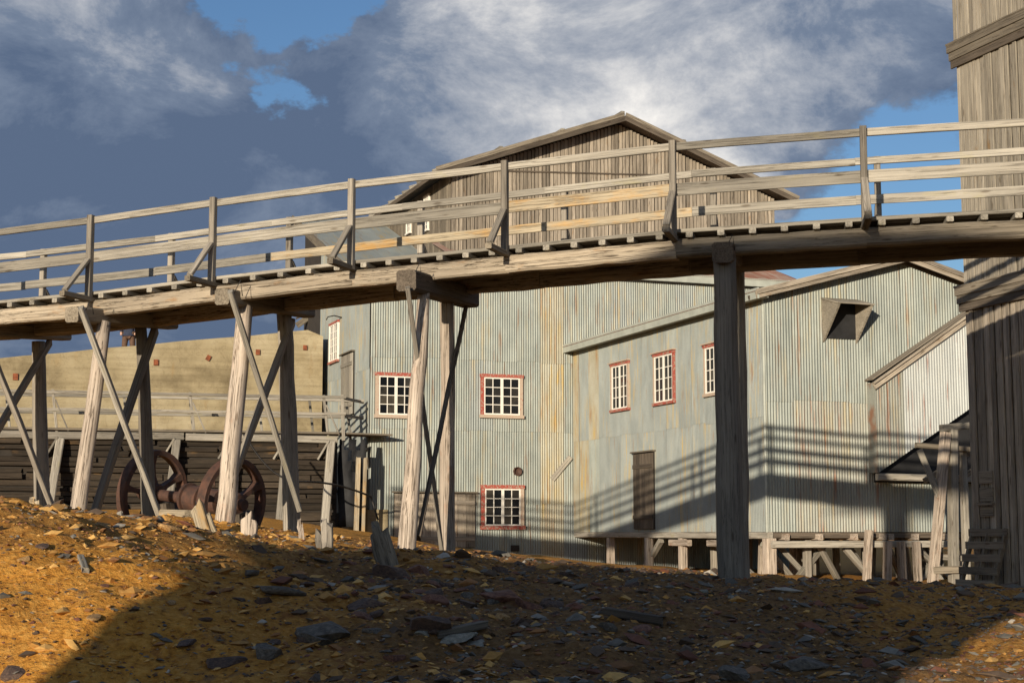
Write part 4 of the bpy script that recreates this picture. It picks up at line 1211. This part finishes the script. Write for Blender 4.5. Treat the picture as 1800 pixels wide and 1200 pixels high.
link('winding_drum', lathe_mesh('winding_drum', [(d0, .1), (d0, .27), (d0 + .06, .28), (d0 + .07, .235), (d0 + .34, .235), (d0 + .35, .28), (d0 + .41, .28), (d0 + .42, .22), (d0 + .8, .22), (d0 + .82, .1)], 26), M['rust'], winch, mx, False)
hp_ = [mx @ Vector((d0 + .5 + .11 * math.cos(t), 0, .24 + .2 * math.sin(t) if True else 0)) for t in [math.pi * k / 10 for k in range(11)]]
curve_tube('lifting_loop', hp_, .018, 'rust', winch, 6)

# ================================================================== LOOSE THINGS ON THE GROUND
def stump(px, py, wpx, hpx, lean, mat, label, Y=None, cat='stake', group=None):
    p = hit_ground(px, py)
    if Y: p = P(px, py, Y); p.z = gz(p.x, p.y)
    s = p.y / F; w, h = wpx * s, hpx * s
    root = empty('wooden_stake', tuple(p), label, cat, group)
    a = p + Vector((0, 0, -.12)); b = p + Vector((lean * h, .03, h))
    nb_ = 3
    for k in range(nb_):
        o = (k - 1) * w / 3
        hh = random.uniform(.6, .95) if k != 1 else 1
        timber('split_piece', a + Vector((o, random.uniform(-.01, .01), 0)), a.lerp(b, hh) + Vector((o, 0, 0)), w / 3 * 1.3, w * random.uniform(.4, .8), mat, root, up=(0, -1, 0), jit=.012, ragged=.07, n=3)
    return root
stump(372, 938, 30, 58, -.45, 'lichen', 'thick splintered stake leaning in front of the rusty drum', 20.6)
stump(438, 938, 24, 36, -.05, 'log', 'short pale stump beside the flywheel nearer the mill', 20.2)
stump(570, 962, 26, 48, 0, 'post', 'squat grey squared stake standing on the slope', 18.6)
stump(688, 990, 34, 70, -.4, 'grey', 'broad grey splintered plank stump leaning on the rock heap', 15.6)
stump(215, 935, 20, 22, -.3, 'rail', 'low split stump next to the flywheel farther from the mill', 21.0)
stump(533, 945, 9, 34, -.2, 'log', 'thin upright splinter of wood beside the trestle foot', 19.6)
stump(65, 900, 22, 22, -.4, 'lichen', 'short broken stake end near the trestle farthest from the tower', 18.2)
stump(165, 915, 20, 18, .5, 'rail', 'little tilted block of timber by the pale log post', 21.2)
def beam_on_ground(name, pa, pb, w, h, mat, label):
    a, b = hit_ground(*pa), hit_ground(*pb)
    a.z = gz(a.x, a.y) + h * .3; b.z = gz(b.x, b.y) + h * .35
    tag(timber(name, a, b, w, h, mat, None, jit=.008, ragged=.02), label, 'plank')
b1, b2 = P(290, 905, 23.6), P(335, 925, 23.0)
for p_ in (b1, b2): p_.z = max(p_.z, gz(p_.x, p_.y) + .1)
tag(timber('timber_offcut', b1, b2, .2, .17, 'lichen', None), 'yellowish squared timber offcut lying under the winding drum', 'timber')
beam_on_ground('weathered_plank', (765, 1120), (850, 1108), .10, .05, 'grey', 'short grey plank lying among the dark rocks')
beam_on_ground('weathered_plank', (1065, 1078), (1165, 1098), .14, .06, 'dark', 'dark flat plank half buried beside the rock heap')
beam_on_ground('weathered_plank', (965, 1020), (1012, 1032), .07, .04, 'rail', 'thin pale slat lying beyond the rock heap')
beam_on_ground('weathered_plank', (150, 1010), (142, 985), .05, .05, 'rail', 'small pale stick on the sunlit slope')

def rock_mesh(seed, flat_=1.0, sub=2):
    rnd = random.Random(seed)
    bm = bmesh.new(); bmesh.ops.create_icosphere(bm, subdivisions=sub, radius=1)
    planes = [(Vector((0, 0, 1)), .5), (Vector((0, 0, -1)), .5)] + [(Vector((rnd.uniform(-1, 1), rnd.uniform(-1, 1), rnd.uniform(-1, 1))).normalized(), rnd.uniform(.38, .7)) for _ in range(9)]
    off = Vector((rnd.uniform(0, 50),) * 3)
    for v in bm.verts:
        for n_, d_ in planes:
            q = v.co.dot(n_)
            if q > d_: v.co -= n_ * (q - d_)
        v.co *= 1 + .05 * noise.noise(v.co * 3.2 + off)
        v.co.z *= flat_
    me = bpy.data.meshes.new('rock'); bm.to_mesh(me); bm.free()
    return me
RM = {}
RLAB = {(575, 1112): 'largest flat grey slate slab at the edge of the dark rock heap', (765, 1100): 'biggest dark brown boulder in the middle of the rock heap',
        (1420, 1168): 'broad grey slate slab alone on bare ground before the tower', (738, 1008): 'rust-red block right beside the leaning grey plank stump',
        (690, 1012): 'dark brown rock at the foot of the leaning grey plank stump', (20, 872): 'big ochre boulder on the crest by the trestle farthest from the tower',
        (743, 1114): 'small rounded pale stone touching the biggest dark boulder', (470, 1150): 'pointed grey slate block rising from the shaded slope',
        (180, 925): 'ochre boulder between pale log post and the flywheel farther from the mill', (300, 930): 'ochre boulder in front of the yellowish timber offcut'}
def rock(px, py, wpx, kind, flat_, seed):
    p = hit_ground(px, py)
    s = wpx * p.y / F / 1.75
    key = (seed % 6, flat_, kind)
    if key not in RM:
        me = rock_mesh(seed, flat_, 3 if wpx > 60 else 2); me.materials.append(M[kind]); RM[key] = me
    o = bpy.data.objects.new('rock', RM[key]); COL.objects.link(o)
    o.location = (p.x, p.y, p.z + s * flat_ * .04)
    o.scale = (s, s * random.uniform(.7, 1.0), s * random.uniform(.85, 1.15))
    o.rotation_euler = (random.uniform(-.25, .25), random.uniform(-.25, .25), random.uniform(0, 6.28))
    lab = {'rock_b': 'dark brown angular rock lying on the mine waste', 'rock_r': 'rust-red rock lying on the mine waste', 'rock_g': 'flat grey slate slab lying on the mine waste',
           'rock_p': 'pale lichened stone lying on the shaded ground', 'rock_o': 'ochre yellow rock lying on the sunlit slope'}[kind]
    if (px, py) in RLAB:
        tag(o, RLAB[(px, py)], 'rock'); return
    tag(o, lab, 'rock', {'rock_b': 'dark brown rocks', 'rock_r': 'rust-red rocks', 'rock_g': 'grey slate slabs', 'rock_p': 'pale stones', 'rock_o': 'ochre rocks'}[kind])
for i, a in enumerate([(575, 1112, 125, 'rock_g', .4), (560, 1128, 70, 'rock_g', .35), (470, 1150, 62, 'rock_g', .7), (640, 1085, 50, 'rock_r', .6), (650, 1062, 80, 'rock_b', .5), (690, 1012, 70, 'rock_b', .7), (738, 1008, 66, 'rock_r', .8), (765, 1100, 88, 'rock_b', .7), (743, 1114, 30, 'rock_p', .7),
        (800, 1122, 85, 'rock_p', .28), (835, 1130, 75, 'rock_p', .25), (770, 1060, 60, 'rock_r', .7), (820, 1065, 45, 'rock_b', .7), (880, 1050, 80, 'rock_r', .5), (930, 1070, 60, 'rock_r', .6), (970, 1065, 50, 'rock_b', .6), (1010, 1065, 50, 'rock_r', .55), (920, 1095, 40, 'rock_b', .6),
        (880, 1085, 36, 'rock_o', .6), (825, 1035, 40, 'rock_b', .6), (1080, 1080, 60, 'rock_b', .4), (1065, 1105, 48, 'rock_g', .5), (1120, 1108, 50, 'rock_r', .4), (690, 1160, 50, 'rock_r', .6), (400, 1165, 75, 'rock_b', .6), (1420, 1168, 95, 'rock_g', .4), (1300, 1190, 70, 'rock_g', .5), (1237, 1040, 18, 'rock_p', .6),
        (1285, 1050, 20, 'rock_p', .7), (1155, 1160, 40, 'rock_b', .4), (25, 1185, 50, 'rock_b', .7), (440, 1008, 38, 'rock_g', .5), (495, 1040, 80, 'rock_g', .35), (420, 1055, 30, 'rock_b', .6), (935, 1000, 20, 'rock_b', .9), (880, 1005, 38, 'rock_b', .6), (655, 1110, 40, 'rock_g', .5), (330, 1130, 55, 'rock_b', .5), (540, 1075, 26, 'rock_o', .6),
        (180, 925, 40, 'rock_o', .6), (300, 930, 44, 'rock_o', .5), (20, 872, 80, 'rock_o', .5), (110, 893, 26, 'rock_o', .9), (270, 1015, 26, 'rock_r', .5), (165, 1085, 40, 'rock_o', .35), (40, 985, 36, 'rock_o', .6), (75, 960, 46, 'rock_b', .4), (185, 1030, 20, 'rock_r', .6), (560, 985, 36, 'rock_g', .4), (300, 1060, 28, 'rock_o', .5), (600, 1050, 34, 'rock_r', .5), (360, 1090, 36, 'rock_b', .5), (980, 1130, 36, 'rock_b', .5), (1195, 1008, 22, 'rock_b', .8), (1130, 1005, 16, 'rock_b', .8)]):
    rock(*a, 100 + i)

hr = random.Random(5)
for k in range(70):
    px = hr.gauss(760, 190); py = hr.uniform(1004, 1150) if k % 3 else hr.uniform(990, 1040)
    if px < 430 or px > 1250: continue
    rock(int(px), int(py), hr.uniform(13, 44), hr.choice(('rock_b', 'rock_b', 'rock_r', 'rock_g', 'rock_b')), hr.choice((.35, .5, .7)), 300 + k)
# gravel: thousands of small stones and splinters as one mass
rs = np.random.RandomState(3)
protos = []
for s_ in range(9):
    bm = bmesh.new(); bmesh.ops.create_icosphere(bm, subdivisions=1, radius=1)
    bm.clear(); [bm.verts.new(c) for c in ((1, 0, 0), (-1, 0, 0), (0, 1, 0), (0, -1, 0), (0, 0, 1), (0, 0, -1), (.7, .6, .5), (-.6, .5, -.6))]; bmesh.ops.convex_hull(bm, input=bm.verts); bm.verts.index_update(); bm.verts.ensure_lookup_table()
    vv = np.array([v.co[:] for v in bm.verts]); ff = np.array([[v.index for v in f.verts] for f in bm.faces]); bm.free()
    vv = vv * (1 + rs.uniform(-.3, .3, (len(vv), 1))); vv[:, 2] *= rs.uniform(.35, .85)
    protos.append((vv, ff))
GV, GF, GC = [], [], []; base = 0
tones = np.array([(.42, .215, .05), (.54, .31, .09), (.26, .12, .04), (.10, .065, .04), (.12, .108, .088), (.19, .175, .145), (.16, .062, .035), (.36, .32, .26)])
NG = 42000
for k in range(NG):
    Y = 6.4 + 18.5 * rs.rand() ** 1.5
    X = rs.uniform(-.36, .36) * Y
    r_ = rs.choice([.008, .013, .02, .034, .06], p=[.40, .37, .17, .045, .015]) * rs.uniform(.7, 1.3) * (0.6 + Y / 22)
    vv, ff = protos[rs.randint(9)]
    q = rs.uniform(0, 6.28); c, s = math.cos(q), math.sin(q)
    sc = r_ * np.array([rs.uniform(.8, 1.9), rs.uniform(.7, 1.1), 1.0])
    p = vv * sc
    tl = rs.uniform(-.4, .4); p[:, 2] += p[:, 0] * tl
    p = np.stack([p[:, 0] * c - p[:, 1] * s, p[:, 0] * s + p[:, 1] * c, p[:, 2]], -1) + np.array([X, Y, gz(X, Y) + r_ * .15])
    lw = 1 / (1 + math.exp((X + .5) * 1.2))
    pr = np.array([.3, .25, .15, .1, .07, .04, .07, .02]) * lw + np.array([.06, .03, .12, .3, .22, .08, .15, .04]) * (1 - lw)  # weights on the right favour darker chips, painting in the foreground shade
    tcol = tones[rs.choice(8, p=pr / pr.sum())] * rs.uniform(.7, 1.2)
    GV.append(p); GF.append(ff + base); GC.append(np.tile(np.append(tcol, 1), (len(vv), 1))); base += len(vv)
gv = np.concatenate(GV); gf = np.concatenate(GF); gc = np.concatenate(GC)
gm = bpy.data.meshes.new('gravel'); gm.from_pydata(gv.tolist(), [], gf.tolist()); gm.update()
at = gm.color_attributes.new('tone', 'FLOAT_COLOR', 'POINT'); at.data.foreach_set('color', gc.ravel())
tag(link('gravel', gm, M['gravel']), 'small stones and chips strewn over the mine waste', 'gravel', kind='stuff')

# ================================================================== UNSEEN CASTERS added behind the camera to shade foreground, bridge and tower
TA, TE = math.tan(SUN_AZ), math.tan(SUN_EL) / math.cos(SUN_AZ)
YB = -2.5
def back(X, h):                # outline given on the plane through the camera, carried back along the light
    return Vector((X + YB * TA, YB, HC + h - YB * TE))
casters_root = empty('added_shade_casters', (-9, YB, 0), 'added unseen boarded shade casters shaped to darken the foreground, footbridge and tower', 'building')
def caster(name, pts, th, mat):
    v = [tuple(back(*p)) for p in pts]; v2 = [(x + th * -TA, y - th, z + th * TE) for x, y, z in v]
    n = len(v)
    f = [tuple(range(n)), tuple(range(2 * n - 1, n - 1, -1))] + [(i, i + n, (i + 1) % n + n, (i + 1) % n) for i in range(n)]
    link(name, pydata(name, v + v2, f), M[mat], casters_root)
caster('foreground_shade_caster', [(-.95, -3.4), (-.95, .5), (-.85, 1.04), (-.4, 1.76), (-.4, 2.8), (-5.0, 2.85), (-8.9, 2.8), (-8.1, 2.49), (-7.27, 1.98), (-6.5, 1.52), (-6.46, .8), (-6.4, -3.4)], 1.5, 'barn')  # outline cut to the edge of the foreground shadow
caster('tower_shade_caster', [(-2.2, 2.9), (-.6, 2.9), (-.6, 6.78), (-1.7, 6.93), (-2.2, 6.93)], 1.0, 'barn')  # added panel that shades the lower tower
caster('stringer_shade_caster', [(-6.3, 6.60), (-2.2, 6.66), (-2.2, 6.95), (-5.0, 6.98)], .6, 'barn')  # added strip that shades the right-span stringer
caster('post_shade_caster', [(-4.62, 2.6), (-4.05, 2.6), (-4.05, 6.64), (-4.62, 6.64)], .5, 'barn')  # added strip that shades the right-hand trestle post
